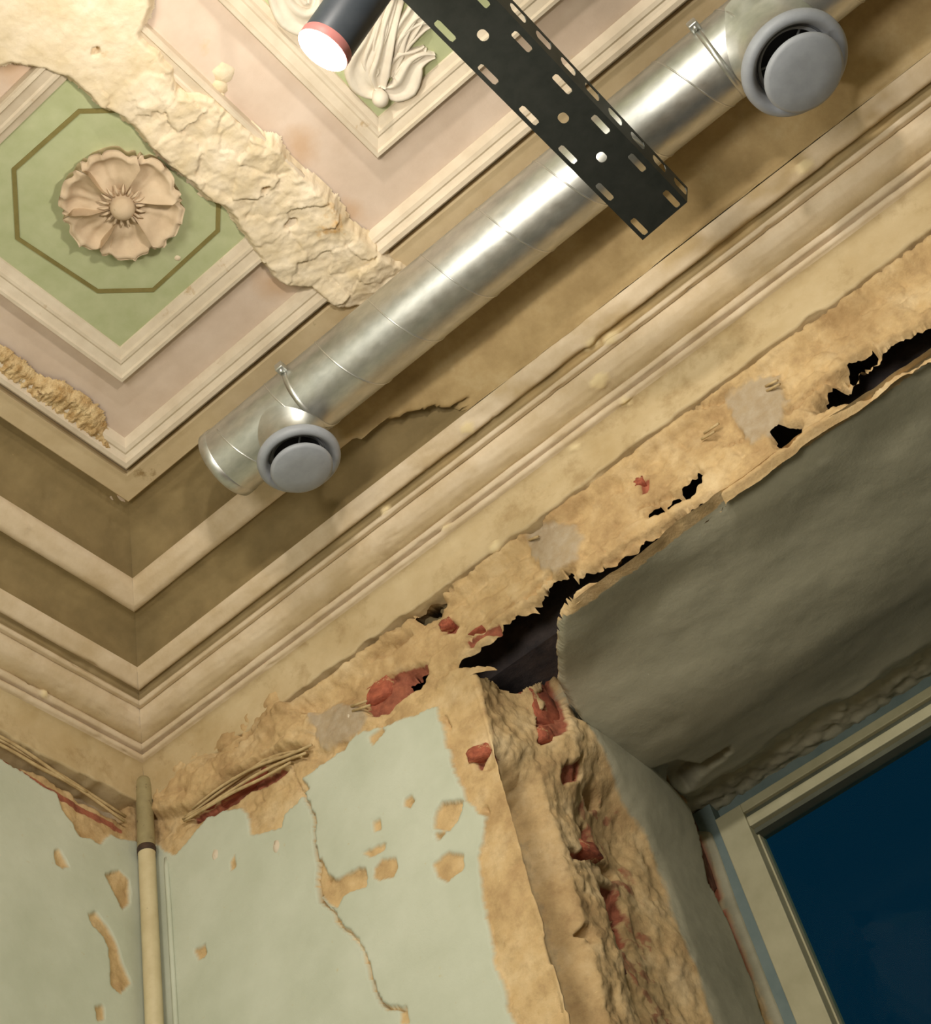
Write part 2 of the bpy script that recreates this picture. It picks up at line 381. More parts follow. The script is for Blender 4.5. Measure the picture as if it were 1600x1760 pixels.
MORTAR_R = [W(p) for p in (
    [(545, 1235), (580, 1210), (625, 1212), (640, 1235), (600, 1268), (560, 1290), (538, 1270)],
    [(903, 920), (930, 895), (975, 895), (1003, 925), (990, 960), (945, 985), (912, 960)],
    [(1245, 690), (1290, 650), (1340, 645), (1352, 690), (1330, 740), (1290, 775), (1262, 740)])]
CRACKS_B = [(W(p), wd) for p, wd in (([(800, 1092), (880, 1032), (945, 985)], .006), ([(1020, 968), (1090, 925), (1165, 882)], .005), ([(1125, 880), (1180, 832), (1192, 812)], .004), ([(1090, 872), (1142, 848)], .003), ([(1350, 705), (1405, 655), (1500, 592)], .006), ([(690, 1086), (742, 1042), (785, 1015)], .004), ([(1175, 722), (1245, 690)], .003), ([(640, 1132), (705, 1090)], .003), ([(415, 1292), (472, 1240)], .003), ([(345, 1332), (425, 1272)], .0025), ([(760, 1230), (768, 1250)], .003), ([(1240, 760), (1300, 740)], .003))]
OVER_R = W([(262, 1405), (285, 1345), (330, 1300), (400, 1262), (440, 1228), (488, 1195), (500, 1218), (545, 1232), (535, 1285), (470, 1300), (400, 1345), (330, 1398)])
def void_sd(x, z):
    jag = .005 * fbm(x, z, 38, 2, 8) + .012 * fbm(x, z, 9, 3, 3)
    return np.min([sdpoly(x, z, q) + .9 * jag for q in VOID_R], 0)
def snap(x, z, cell=.004):
    # move the grid points nearest a hole's rim onto it, so that the rim is a clean torn line
    f = void_sd(x, z); e = .001
    gx = (void_sd(x + e, z) - f) / e; gz = (void_sd(x, z + e) - f) / e; g2 = gx * gx + gz * gz + 1e-6
    k = np.abs(f) < .75 * cell
    return np.where(k, x - f * gx / g2, x), np.where(k, z - f * gz / g2, z), np.where(k, 0.0, f)
def front(x, z):
    """relief of the right wall (towards the room) and its colour mask"""
    n1 = fbm(x, z, 9, 5, 3); n2 = fbm(x, z, 40, 4, 8); n3 = fbm(x, z, 120, 3, 21)
    rub = .75 * n1 + .25 * ridged(x, z, 12, 3, 5)
    h = -.006 + .010 * rub + .0022 * n2 + .0006 * n3
    # layered, torn plaster below the cornice
    h = h + .028 * sst(3.765, 3.798, z) * sst(.40, .5, x) - .002 * (1 - sst(3.54, 3.60, z)) + .0035 * (1 - sst(3.54, 3.60, z)) * 0
    strata = ridged(x * .8 + z * .35, z * 1.0 - x * .02, 26, 3, 31)
    h = h - .006 * sst(.25, .75, strata) * sst(3.56, 3.62, z)
    mask = np.zeros(x.shape + (4,))
    jag = .006 * n2 + .010 * n1 + .003 * n3
    sp = sdpoly(x, z, PAINT_R) + jag
    pm = sst(.0015, -.0015, sp)
    for q in HOLES_R:
        s = sdpoly(x, z, q) + .4 * jag; pm = pm * sst(-.0015, .0015, s)
    crack = sdline(x + .004 * n2, z + .004 * n2, CRACK_R)
    wv = .0022 + .002 * vn(x * 30, z * 30, 4)
    pm = np.where(crack < wv, 0, pm)
    h = h * (1 - pm) + pm * (.0008 * n1 + .0003 * n2)
    h = h - .010 * sst(wv, wv * .3, crack)
    edge = sst(.05, .0, np.abs(sp)) * (1 - pm); h = h - .002 * edge
    for q in SPOTS_D: h = h - .014 * sst(.002, -.004, sdpoly(x, z, q) + .3 * jag)
    bk = np.zeros(x.shape)
    for q in BRICK_R:
        s = sdpoly(x, z, q) + .5 * jag; b = sst(.003, -.004, s); bk = np.maximum(bk, b); h = h - .020 * sst(.006, -.008, s)
    dk = np.zeros(x.shape)
    for q in VOID_R:
        s = sdpoly(x, z, q) + .9 * jag; h = h - .022 * sst(.012, -.004, s)
    for q in ROUGH_DK:
        s = sdpoly(x, z, q) + jag; h = h - .03 * sst(.01, -.02, s) * sst(-.2, .5, n2 + n1)
    for q, wd in CRACKS_B:
        c_ = sdline(x + .010 * n1 + .005 * n2, z + .010 * n1 - .004 * n2, q) - wd * (.3 + .9 * vn(x * 24, z * 24, 77)); h = h - .020 * sst(.003, -.002, c_)
    mo = np.zeros(x.shape)
    for q in MORTAR_R:
        s = sdpoly(x, z, q) + 1.7 * jag; b = sst(.008, -.010, s); mo = np.maximum(mo, b * .8); h = h * (1 - b) + b * (.003 + .004 * n2 + .004 * n1)
    mask[..., 0] = pm; mask[..., 2] = bk * (1 - pm); mask[..., 3] = mo
    gapn = sst(3.803, 3.810, z + .006 * n1 + .003 * n2) * sst(.42, .50, x + .03 * n1)
    h = h - .06 * gapn
    ov = sst(.006, -.012, sdpoly(x, z, OVER_R) + jag * 1.2); h = h + ov * (.034 + .012 * rub)
    return h, mask
# ---- wall_right: front and reveal as one folded sheet
RR = .016
s = np.concatenate([np.arange(-XA, .34, .004), np.arange(.34, .93, .006)]); zz = np.linspace(ZL, ZS, 239)
zz = np.concatenate([zz, np.arange(ZS + .004, 3.70, .004)])
Sg, Zg = np.meshgrid(s, zz, indexing='ij')
vf = void_sd(np.minimum(XA + Sg, XA), Zg); hf, mf = front(np.minimum(XA + Sg, XA), Zg)
RV = lambda pts, x=.965: wp(pts, 0, x)
yy = np.maximum(Sg, 0)
r1 = fbm(yy, Zg, 9, 5, 43); r2 = fbm(yy, Zg, 38, 4, 47); r3 = fbm(yy, Zg, 110, 3, 51)
top = sst(3.30, 3.50, Zg)
# zones along the depth of the reveal (y): shaded chase, rubble ridge, loose bricks, rough render, smooth render, gap, lining
wob = .02 * r1
yw = yy + wob
lowz = sst(3.36, 3.24, Zg + .05 * r1)
yc_ = yy + .006 * r1 + .004 * r2
chase = sst(.004, .010, yy) * sst(.150, .120, yc_) * sst(3.40, 3.30, Zg + .03 * r1)
brickz = sst(.24, .29, yw) * sst(.50, .42, yw) * sst(3.48, 3.36, Zg)
smoothz = sst(.50, .56, yw + .25 * sst(3.3, 3.55, Zg) * (1 if True else 0))
gap = sst(.775, .80, yw) * sst(.865, .85, yy)
hr = .015 * fbm(yy * 1.2, Zg * .8, 11, 5, 43, .55) + .003 * ridged(yy, Zg, 20, 3, 61) + .004 * r2 + .002 * r3
hr = hr * (1 - smoothz * .93) * (1 - chase * .85) + .0
hr = hr - .074 * chase - .022 * brickz + .014 * smoothz - .048 * gap
hr = hr + top * .062 * sst(.08, .26, yy) * sst(.95, .5, yy) - .035 * sst(3.525, 3.56, Zg) * sst(.2, .35, yy)
mr_ = np.zeros(Sg.shape + (4,)); mr_[..., 1] = smoothz
RB = [RV(p) for p in (
    [(905, 1172), (918, 1166), (945, 1215), (944, 1245), (946, 1278), (922, 1284), (912, 1235)],
    [(948, 1328), (970, 1318), (984, 1350), (958, 1354)], [(982, 1460), (1018, 1456), (1020, 1474), (986, 1480)],
    [(1004, 1412), (1022, 1414), (1036, 1450), (1016, 1448)], [(1036, 1510), (1068, 1512), (1098, 1575), (1066, 1570)],
    [(1056, 1562), (1084, 1572), (1104, 1620), (1072, 1612)], [(1146, 1372), (1166, 1384), (1250, 1560), (1226, 1568), (1196, 1510)])]
bkr = np.zeros(Sg.shape)
for q in RB:
    d_ = sdpoly(yy, Zg, q) + .012 * r2 + .01 * r1; b = sst(.004, -.006, d_); bkr = np.maximum(bkr, b); hr = hr - .022 * b
for c_, rad in (((1014, 1376), .020), ((1060, 1492), .022), ((945, 1625), .022), ((960, 1590), .014), ((1068, 1585), .016), ((1020, 1600), .014)):
    cy, cz = RV([c_])[0]; d_ = np.hypot((yy - cy) * .8, Zg - cz) - rad + .012 * r2; hr = hr - .045 * sst(.01, -.012, d_)
mr_[..., 2] = np.maximum(bkr, .55 * brickz * sst(.1, .5, r2 + .4 * r1)) * (1 - smoothz * (1 - gap)); mr_[..., 2] = np.maximum(mr_[..., 2], 0); mr_[..., 1] = np.maximum(mr_[..., 1] * (1 - gap), .42 * chase); mr_[..., 2] = np.maximum(mr_[..., 2], gap * sst(3.05, 3.15, Zg + .05 * r1) * sst(3.56, 3.52, Zg))
k = np.clip((Sg + RR) / (2 * RR), 0, 1)
bx = np.where(Sg < -RR, Sg, np.where(Sg > RR, 0, -RR * (1 - k) ** 2)); by = np.where(Sg < -RR, 0, np.where(Sg > RR, Sg, RR * k ** 2))
kk = k * k * (3 - 2 * k)
nx = np.sin(kk * math.pi / 2); ny = -np.cos(kk * math.pi / 2)
hh = hf * (1 - kk) + hr * kk
arr = .012 * sst(.06, .0, np.abs(Sg)) * (ridged(Sg * 0 + 3.3, Zg, 13, 4, 71) - .3); hh = hh - np.maximum(arr, 0) * sst(.5, 0, kk * 0)
PA = np.stack([XA + bx + .02 * yy / .86 + nx * hh, by + ny * hh, Zg], -1)
mA = mf * (1 - kk[..., None]) + mr_ * kk[..., None]
keepA = ~((Zg > ZS + .001) & (Sg < .004)) & (Zg < ZS + .012 + .10 * sst(.12, .3, Sg) + .012 * r2) & ~((vf < 0) & (Sg < .002))
wall_r = grid('wall_right', PA, M['wall'], attr=mA, keep=keepA, flip=False)
tag(wall_r, 'right wall of pale green paint flaking off broken plaster and brick, with crack', 'wall', 'structure')
bm = bmesh.new(); box(bm, (-.3, 0, 0), (XA, .95, ZL)); from_bm('lower_wall', bm, M['paint'], wall_r, False)
# frieze: front of the wall above the recess, up behind the cornice
xs = np.concatenate([np.arange(-.02, 2.3, .004), np.arange(2.3, XR, .012)]); zf = np.linspace(ZS, 3.965, 100)
Xg, Zf = np.meshgrid(xs, zf, indexing='ij')
Xg, Zf, vb = snap(Xg, Zf); hb, mb = front(Xg, Zf)
onrec = sst(XA - .01, XA + .03, Xg)
lip = fbm(Xg, Zf * 0, 14, 4, 81)
hb = hb + onrec * (.010 * sst(.035, .0, Zf - ZS) * (1 - mb[..., 3]) - .02 * sst(.012, 0, Zf - ZS))
mb[..., 3] = np.maximum(mb[..., 3], 0)
zd = Zf + onrec * sst(.05, 0, Zf - ZS) * .010 * lip
grid('frieze', np.stack([Xg, -hb, zd], -1), M['wall'], wall_r, attr=mb, flip=False, keep=vb > -1e-6)
# soffit of the recess
ys = np.arange(0, .97, .006); xs2 = np.concatenate([np.arange(.90, 2.3, .006), np.arange(2.3, XR, .015)])
Xs, Ys = np.meshgrid(xs2, ys, indexing='ij')
SOF = [tuple(p) for p in wp([(985, 1030), (962, 1075), (966, 1130), (966, 1172), (1000, 1230), (1050, 1270), (1110, 1310), (1150, 1345), (1190, 1395), (1000, 1700), (600, 1300), (700, 1050), (900, 960)], 2, ZS)]
n1 = fbm(Xs, Ys, 8, 5, 91); n2 = fbm(Xs, Ys, 40, 4, 95)
def sof_sd(x, y): return sdpoly(x, y, SOF) + .012 * fbm(x, y, 8, 5, 91) + .005 * fbm(x, y, 40, 4, 95) + .004
f_ = sof_sd(Xs, Ys); e_ = .001; gx_ = (sof_sd(Xs + e_, Ys) - f_) / e_; gy_ = (sof_sd(Xs, Ys + e_) - f_) / e_; g2_ = gx_ ** 2 + gy_ ** 2 + 1e-6
near = (np.abs(f_) < .0045) & (Ys > 1e-6) & (Ys < .32); Xs = np.where(near, Xs - f_ * gx_ / g2_, Xs); Ys = np.where(near, np.maximum(Ys - f_ * gy_ / g2_, 0), Ys)
f_ = np.where(near, 0, f_); sd = f_ - .004
brk = sst(.004, -.012, sd)
hs = .003 * n1 + .0005 * n2 + .018 * fbm(Xs * .5, Ys, 5, 2, 99)
hs = hs - .006 * sst(.10, .0, Ys) + .045 * sst(.10, .45, Ys) * sst(.78, .5, Ys)
deep = sst(.72, .80, Ys + .05 * n1); hs = hs * (1 - deep) + deep * (-.030 + .010 * n2)
CRN = wp([(1108, 1296), (1150, 1286), (1195, 1296), (1245, 1268), (1250, 1280), (1195, 1325), (1180, 1355), (1150, 1348)], 2, ZS)
hs = hs - .05 * sst(.01, -.015, sdpoly(Xs, Ys, CRN) + .010 * n1 + .006 * n2)
hs = hs * (1 - brk) + brk * (-.03 + .012 * n1 + .006 * n2)
ms = np.zeros(Xs.shape + (4,)); ms[..., 1] = (1 - brk) * sst(.024, .032, Ys + .010 * n2 + .008 * n1)
sof = grid('soffit', np.stack([Xs, Ys, ZS - hs + .010 * fbm(Xs, Ys * 0, 14, 4, 81) * sst(.03, 0, Ys)], -1), M['wall'], wall_r, attr=ms, keep=~((f_ < -1e-6) & (Ys < .30)))
bm = bmesh.new(); box(bm, (-.3, .15, ZS + .10), (XR, .95, H)); box(bm, (-.3, .08, 3.5), (.86, .95, ZS + .10)); from_bm('wall_core', bm, M['cavity'], wall_r, False)
# ---- wall_left (plane x = 0)
L = lambda pts: wp(pts, 0, 0.0)
PAINT_L = L([(-60, 1290), (0, 1302), (30, 1322), (65, 1345), (100, 1362), (107, 1390), (125, 1415), (135, 1437), (155, 1442), (175, 1452), (190, 1432), (205, 1440), (240, 1446), (280, 2200), (-900, 2300), (-900, 1000)])
HOLES_L = [L(p) for p in ([(92, 1462), (102, 1458), (112, 1475), (120, 1490), (108, 1494), (97, 1484)], [(180, 1502), (205, 1495), (222, 1510), (224, 1550), (210, 1560), (196, 1530)],
    [(152, 1570), (165, 1568), (186, 1592), (200, 1618), (210, 1655), (226, 1690), (208, 1710), (192, 1694), (190, 1650), (180, 1610), (160, 1590)], [(164, 1730), (178, 1726), (180, 1752), (168, 1754)])]
yl = np.arange(-1.3, .02, .004); zl = np.arange(ZL, 3.965, .004)
Yg, Zl = np.meshgrid(yl, zl, indexing='ij')
n1 = fbm(Yg, Zl, 9, 5, 103); n2 = fbm(Yg, Zl, 40, 4, 108); n3 = fbm(Yg, Zl, 120, 3, 113); jag = .006 * n2 + .008 * n1
h = -.007 + .009 * (.5 * n1 + .5 * ridged(Yg, Zl, 16, 4, 105)) + .003 * n2
sp = sdpoly(Yg, Zl, PAINT_L) + jag; pm = sst(.0015, -.0015, sp)
for q in HOLES_L: pm = pm * sst(-.0015, .0015, sdpoly(Yg, Zl, q) + .5 * jag)
h = h * (1 - pm) + pm * (.0008 * n1 + .0003 * n2)
RED_L = L([(0, 1298), (60, 1334), (120, 1371), (215, 1424), (214, 1432), (110, 1378), (0, 1308)])
bk = sst(.004, -.004, sdpoly(Yg, Zl, RED_L) + jag) * (1 - pm)
DK_L = L([(-80, 1245), (0, 1262), (80, 1310), (150, 1335), (222, 1378), (222, 1418), (140, 1372), (60, 1318), (-80, 1275)])
dk = sst(.006, -.010, sdpoly(Yg, Zl, DK_L) + .7 * jag); h = h - .045 * dk
ml = np.zeros(Yg.shape + (4,)); ml[..., 0] = pm; ml[..., 2] = bk; ml[..., 3] = .8 * dk
wall_l = grid('wall_left', np.stack([h, Yg, Zl], -1), M['wall'], attr=ml, flip=True)
tag(wall_l, 'left wall of pale green paint with a few brown flaked patches', 'wall', 'structure')
bm = bmesh.new(); box(bm, (-.3, YB, 0), (0, 0, ZL)); box(bm, (-.3, YB, ZL), (0, -1.29, H)); box(bm, (-.3, -1.3, ZL), (-.09, .0, H)); from_bm('lower_wall', bm, M['paint'], wall_l, False)

# ---- cornice: a moulded run on both walls, mitred in the corner; (distance from wall, height)
PROF = [('fascia', [(-.06, 3.812), (.024, 3.814), (.0245, 3.825), (.0255, 3.852), (.029, 3.876), (.036, 3.893), (.046, 3.903), (.052, 3.905)]),
        ('double_bead', [(.052, 3.905), (.062, 3.906), (.067, 3.912), (.063, 3.919), (.050, 3.921), (.050, 3.926), (.070, 3.926), (.076, 3.933), (.073, 3.940), (.062, 3.942)]),
        ('cyma', [(.062, 3.942), (.074, 3.943), (.092, 3.947), (.108, 3.954), (.119, 3.964), (.126, 3.976), (.128, 3.984)]),
        ('thin_bead', [(.128, 3.984), (.128, 3.980), (.140, 3.978), (.146, 3.984), (.141, 3.992)]),
        ('step', [(.141, 3.992), (.140, 4.004), (.152, 4.010)]),
        ('fillet', [(.152, 4.010), (.158, 4.002), (.166, 4.002), (.190, 4.020), (.194, 4.030)]),
        ('scotia', [(.194, 4.030), (.196, 4.052), (.205, 4.074), (.225, 4.093), (.252, 4.104), (.272, 4.106)]),
        ('ridge', [(.272, 4.106), (.275, 4.098), (.290, 4.096), (.318, 4.112), (.328, 4.124), (.329, 4.134)]),
        ('cove', [(.329, 4.134), (.335, 4.158), (.352, 4.184), (.385, 4.206), (.425, 4.217), (.452, 4.2195)])]
def seg_res(pts, n):
    pts = np.array(pts); d = np.r_[0, np.cumsum(np.hypot(*np.diff(pts, axis=0).T))]
    t = np.linspace(0, d[-1], n); return np.stack([np.interp(t, d, pts[:, 0]), np.interp(t, d, pts[:, 1])], -1)
CHIPS = [((1010, 580), .018, .30), ((985, 590), .014, .28), ((1032, 655), .020, .10), ((1075, 690), .012, .06), ((800, 735), .016, .19), ((690, 870), .010, .06), ((1380, 285), .016, .2), ((850, 940), .014, .03), ((1020, 830), .012, .03), ((985, 770), .010, .055), ((65, 1190), .010, .055), ((770, 905), .009, .05)]
def cornice(name, side, label, Lmax):
    root = empty(name); tag(root, label, 'cornice', 'structure')
    u = np.concatenate([np.linspace(0, .7, 190), np.linspace(.7, 1, 40)[1:]])
    for segi, (sn, pts) in enumerate(PROF):
        n = {'fascia': 34, 'double_bead': 30, 'cyma': 24, 'thin_bead': 14, 'step': 7, 'fillet': 14, 'scotia': 22, 'ridge': 16, 'cove': 26}[sn]
        pr = seg_res(pts, n)
        D, U = np.meshgrid(pr[:, 0], u, indexing='ij'); Z0 = np.meshgrid(pr[:, 1], u, indexing='ij')[0]
        X = D + (Lmax - D) * U
        tp = np.gradient(pr, axis=0); tp /= np.linalg.norm(tp, axis=1)[:, None] + 1e-9
        nd = np.meshgrid(tp[:, 1], u, indexing='ij')[0]; nz = np.meshgrid(-tp[:, 0], u, indexing='ij')[0]
        arc = D + Z0
        sdn = 200 + side * 37
        d0 = .0018 * fbm(X, arc, 7, 4, sdn) + .0010 * fbm(X, arc * 3, 26, 3, sdn + 5)
        chipn = fbm(X, arc, 20, 4, sdn + 9)
        d0 = d0 - .003 * sst(.46, .62, chipn)
        mk = np.zeros(X.shape + (4,))
        if sn in ('cove', 'scotia'): mk[..., 0] = 1  # hollow mouldings and step coloured darker, painting in their shade
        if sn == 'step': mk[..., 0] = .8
        if sn in ('ridge', 'fillet', 'double_bead', 'thin_bead'): mk[..., 3] = .85  # raised mouldings tinted pale as painted highlights
        if sn == 'cyma': mk[..., 3] = sst(.062, .12, D) * .8  # pale tint grows towards the top, a painted lit side
        fill = np.zeros(X.shape)
        if side == 0:
            # rough plaster spread over the upper mouldings from the second valve back to the first
            e = .93 + .05 * fbm(X * 0 + arc, arc, 14, 3, 301) + .02 * fbm(X, arc, 40, 3, 303)
            if sn in ('scotia', 'ridge', 'cove'):
                if sn == 'scotia': e = e + .28 * sst(.30, .20, D)
                fill = sst(e, e + .03, X)
            tt = np.clip((D - .19) / (.452 - .19), 0, 1)
            zl_ = 4.030 + (4.2195 - 4.030) * tt; zl_ = zl_ - .006 * np.sin(math.pi * tt)
            Z0 = Z0 * (1 - fill) + zl_ * fill
            comb = np.sin((X * 1.0 - D * .7) * 260) * sst(e + .16, e + .02, X) * fill
            d0 = d0 + .0012 * comb
            if sn in ('fillet', 'step'):
                we = sst(1.0, 1.2, X) * sst(-.1, .45, fbm(X, arc, 9, 4, 321)); d0 = d0 - .0015 * we; mk[..., 1] = .8 * we
        mk[..., 1] = np.maximum(mk[..., 1], fill)
        # plaster splashes
        for (cx, cy), rr, dd in CHIPS:
            if (cx < 240) != (side == 1): continue
            q = at(cx, cy, 1 if side == 0 else 0, -dd if side == 0 else dd)
            along = q[0] if side == 0 else -q[1]
            g = np.hypot((X - along), (D - dd) * 1.0 + (Z0 - q[2]) * 1.0) - rr + .008 * fbm(X, arc, 60, 3, 331)
            b = sst(.004, -.004, g); d0 = d0 + .006 * b; mk[..., 2] = np.maximum(mk[..., 2], b)
        if sn == 'fascia':
            e2 = sst(.014, 0, Z0 - 3.814); zdrop = .010 * fbm(X, arc * 0, 22, 4, 341 + side) * e2; Z0 = Z0 + zdrop
        win_ = np.ones(n); win_[0] = win_[-1] = 0; win_[1] = win_[-2] = .6
        d0 = d0 * win_[:, None]
        Z0 = Z0 - fill * (.006 * fbm(X, D, 6, 5, 311) + .003 * fbm(X, D, 30, 4, 313))
        Dn = D + nd * d0; Zn = Z0 + nz * d0
        if side == 0: P = np.stack([X, -Dn, Zn], -1)
        else: P = np.stack([Dn, -X, Zn], -1)
        # keep the mitre shut
        P[:, 0, 0 if side == 0 else 1] = Dn[:, 0] if side == 0 else -Dn[:, 0]
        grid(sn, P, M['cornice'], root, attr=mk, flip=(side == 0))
    return root
cr = cornice('trim_1', 0, 'long moulded plaster cornice above the right wall, partly smeared with rough plaster', XR)
cl = cornice('trim_2', 1, 'moulded plaster cornice above the left wall, meeting the other in the corner', 2.2)

# ---- window in the recess
win = empty('window_1', (1.017, .86, 2.6)); tag(win, 'white framed window with dark blue panes deep in the wall recess', 'window', 'structure')
XW = 2.9; ZT = 3.548
def bx(name, lo, hi, mat, parent, bev=.002):
    bm = bmesh.new(); box(bm, lo, hi, bev); return from_bm(name, bm, mat, parent, False)
bx('jamb', (1.017, .86, 2.3), (1.090, .93, ZT), M['casing'], win)
bx('head', (1.090, .86, ZT - .024), (XW, .93, ZT), M['casing'], win)
bx('head_groove', (1.090, .872, ZT - .036), (XW, .93, ZT - .024), M['gasket'], win, 0)
bx('top_rail', (1.090, .866, ZT - .062), (XW, .93, ZT - .036), M['casing'], win)
bx('glazing_bead', (1.090, .885, ZT - .074), (XW, .93, ZT - .062), M['gasket'], win, 0)
bx('side_bead', (1.090, .895, 2.3), (1.094, .93, ZT - .074), M['casing'], win, 0)
bx('lining', (.955, .868, 2.3), (1.017, .93, 3.60), M['casing_blue'], win, 0)
bx('head_lining', (1.017, .905, ZT), (XW, .93, 3.66), M['casing_blue'], win, 0)
bx('pane', (1.092, .912, 2.3), (XW, .916, ZT - .070), M['glass'], win, 0)

# ================================================================== CEILING RELIEF
def rect_frame(name, rect, prof, mat, parent):
    """mitred moulding round a rectangle (x0,x1,y0,y1): prof = (inset from the outer edge, drop)"""
    x0, x1, y0, y1 = rect; V = []; F = []; n = len(prof)
    for i, (a, d) in enumerate(prof):
        V += [(x0 + a, y0 + a, H - d), (x1 - a, y0 + a, H - d), (x1 - a, y1 - a, H - d), (x0 + a, y1 - a, H - d)]
    for i in range(n - 1):
        for j in range(4):
            k = (j + 1) % 4; F.append((i * 4 + j, i * 4 + k, i * 4 + 4 + k, i * 4 + 4 + j))
    return mesh(name, V, F, mat, parent, False)
FR = [(0, 0), (.001, .020), (.004, .026), (.011, .026), (.014, .021), (.030, .016), (.034, .018), (.040, .017), (.044, .011), (.056, .006), (.058, -.0005)]
R1 = (.692, 1.304, -1.272, -.690); R2 = (1.429, 2.60, -2.2, -.696)
for R in (R1, R2):
    x0, x1, y0, y1 = R
    rect_frame('panel_moulding', R, FR, M['mould'], ceil)
    mesh('panel_field', [(x0 + .05, y0 + .05, H - .0015), (x1 - .05, y0 + .05, H - .0015), (x1 - .05, y1 - .05, H - .0015), (x0 + .05, y1 - .05, H - .0015)], [(0, 1, 2, 3)], M['green'], ceil, False)
def octagon():
    pts = [(24, 290), (136, 190), (225, 188), (375, 350), (374, 395), (263, 497), (168, 499), (30, 408)]
    c = np.array([at(p[0], p[1], 2, H)[:2] for p in pts]); V = []; F = []; ce = c.mean(0)
    for k in (0, 1):
        for p in c:
            d = p - ce; d /= np.linalg.norm(d); q = p + d * (.0045 if k else -.0045); V.append((q[0], q[1], H - .004))
    n = len(c)
    for i in range(n): j = (i + 1) % n; F.append((i, j, n + j, n + i))
    for i in range(2 * n): V.append((V[i][0], V[i][1], H - .001))
    for i in range(n):
        j = (i + 1) % n; F += [(i, 2 * n + i, 2 * n + j, j), (n + i, n + j, 3 * n + j, 3 * n + i)]
    return mesh('octagon_line', V, F, M['line'], ceil, False)
octagon()
# border mouldings running round the ceiling just inside the cornice
def border(name, prof, mat):
    V = []; F = []; n = len(prof); E1 = 4.6
    for d, dr in prof: V += [(E1, -d, H - dr), (d, -d, H - dr), (d, -E1, H - dr)]
    for i in range(n - 1):
        for j in range(2): F.append((i * 3 + j, i * 3 + j + 1, i * 3 + 4 + j, i * 3 + 3 + j))
    return mesh(name, V, F, mat, ceil, False)
border('border_band', [(.452, 0), (.452, .016), (.456, .020), (.508, .020), (.511, .016), (.511, .004)], M['border'])
border('border_moulding', [(.511, .002), (.513, .006), (.518, .010), (.524, .018), (.528, .030), (.532, .033), (.542, .032), (.546, .024), (.552, .020), (.557, .022), (.565, .019), (.571, .009), (.575, 0)], M['mould'])
# torn plaster patch crossing the panels
CP = lambda pts: wp(pts, 2, H - .015)
PATCH = CP([(-60, -40), (275, -40), (270, 0), (265, 25), (245, 55), (280, 85), (300, 115), (310, 150), (370, 160), (400, 190), (450, 225), (480, 240), (500, 275), (540, 310), (580, 340), (600, 380), (650, 415), (700, 450), (740, 500), (680, 570), (615, 530), (590, 535), (555, 520), (530, 495), (490, 495), (465, 475), (445, 450), (430, 425), (415, 395), (395, 360), (360, 345), (340, 325), (310, 300), (280, 275), (250, 250), (225, 220), (200, 205), (165, 185), (130, 145), (100, 135), (65, 118), (30, 112), (-60, 115)])
a = np.array(PATCH); gx = np.arange(a[:, 0].min() - .02, a[:, 0].max() + .02, .003); gy = np.arange(a[:, 1].min() - .02, a[:, 1].max() + .02, .003)
Gx, Gy = np.meshgrid(gx, gy, indexing='ij')
n1 = fbm(Gx, Gy, 8, 5, 401); n2 = fbm(Gx, Gy, 36, 4, 405); n3 = fbm(Gx, Gy, 110, 3, 409)
sd = sdpoly(Gx, Gy, PATCH) + .010 * n1 + .007 * n2 + .003 * n3
# broken slabs: tilted shards, thickest along the middle of the strip
wx = Gx + .030 * fbm(Gx, Gy, 13, 4, 441); wy = Gy + .030 * fbm(Gx, Gy, 14, 3, 445)
F_ = 15.0; cxg = wx * F_ * .8 + wy * F_ * .35; cyg = wy * F_ * 1.15 - wx * F_ * .4
best = np.full(Gx.shape, 9e9); sec = best.copy(); off = np.zeros(Gx.shape); tx = off.copy(); ty = off.copy()
ix0 = np.floor(cxg); iy0 = np.floor(cyg)
for di in (-1, 0, 1):
    for dj in (-1, 0, 1):
        ci = ix0 + di; cj = iy0 + dj; px_ = ci + _h(ci, cj, 1); py_ = cj + _h(ci, cj, 2); dd = (cxg - px_) ** 2 + (cyg - py_) ** 2
        nw = dd < best; sec = np.where(nw, best, np.minimum(sec, dd)); best = np.where(nw, dd, best)
        off = np.where(nw, _h(ci, cj, 3), off); tx = np.where(nw, (_h(ci, cj, 4) - .5) * (cxg - px_), tx); ty = np.where(nw, (_h(ci, cj, 5) - .5) * (cyg - py_), ty)
crk = sst(.10, .0, np.sqrt(sec) - np.sqrt(best))
rough = .10 + .90 * sst(-1.20, -1.06, Gy + .25 * (1.2 - Gx))
hp = .031 + rough * (.008 * (off - .5) + .013 * (tx + ty) - .003 * crk * vn(Gx * 20, Gy * 20, 447) + .004 * ridged(Gx + .4 * Gy, Gy - .4 * Gx, 22, 3, 449)) + .005 * n1 + .0030 * n2 * (.3 + .7 * rough) + .0008 * n3
hp = hp * sst(.003, -.016, sd) - .001
for c_, rad in (((455, 320), .012), ((500, 380), .013), ((163, 82), .006)):
    q = CP([c_])[0]; d_ = np.hypot((Gx - q[0]), (Gy - q[1]) * 1.6) - rad + .006 * n2; hp = hp - .02 * sst(.004, -.004, d_)
hp = np.maximum(hp, -.004)
pat = grid('torn_plaster', np.stack([Gx, Gy, H - .004 - hp], -1), M['patch'], ceil, keep=sd < .004, flip=True); 
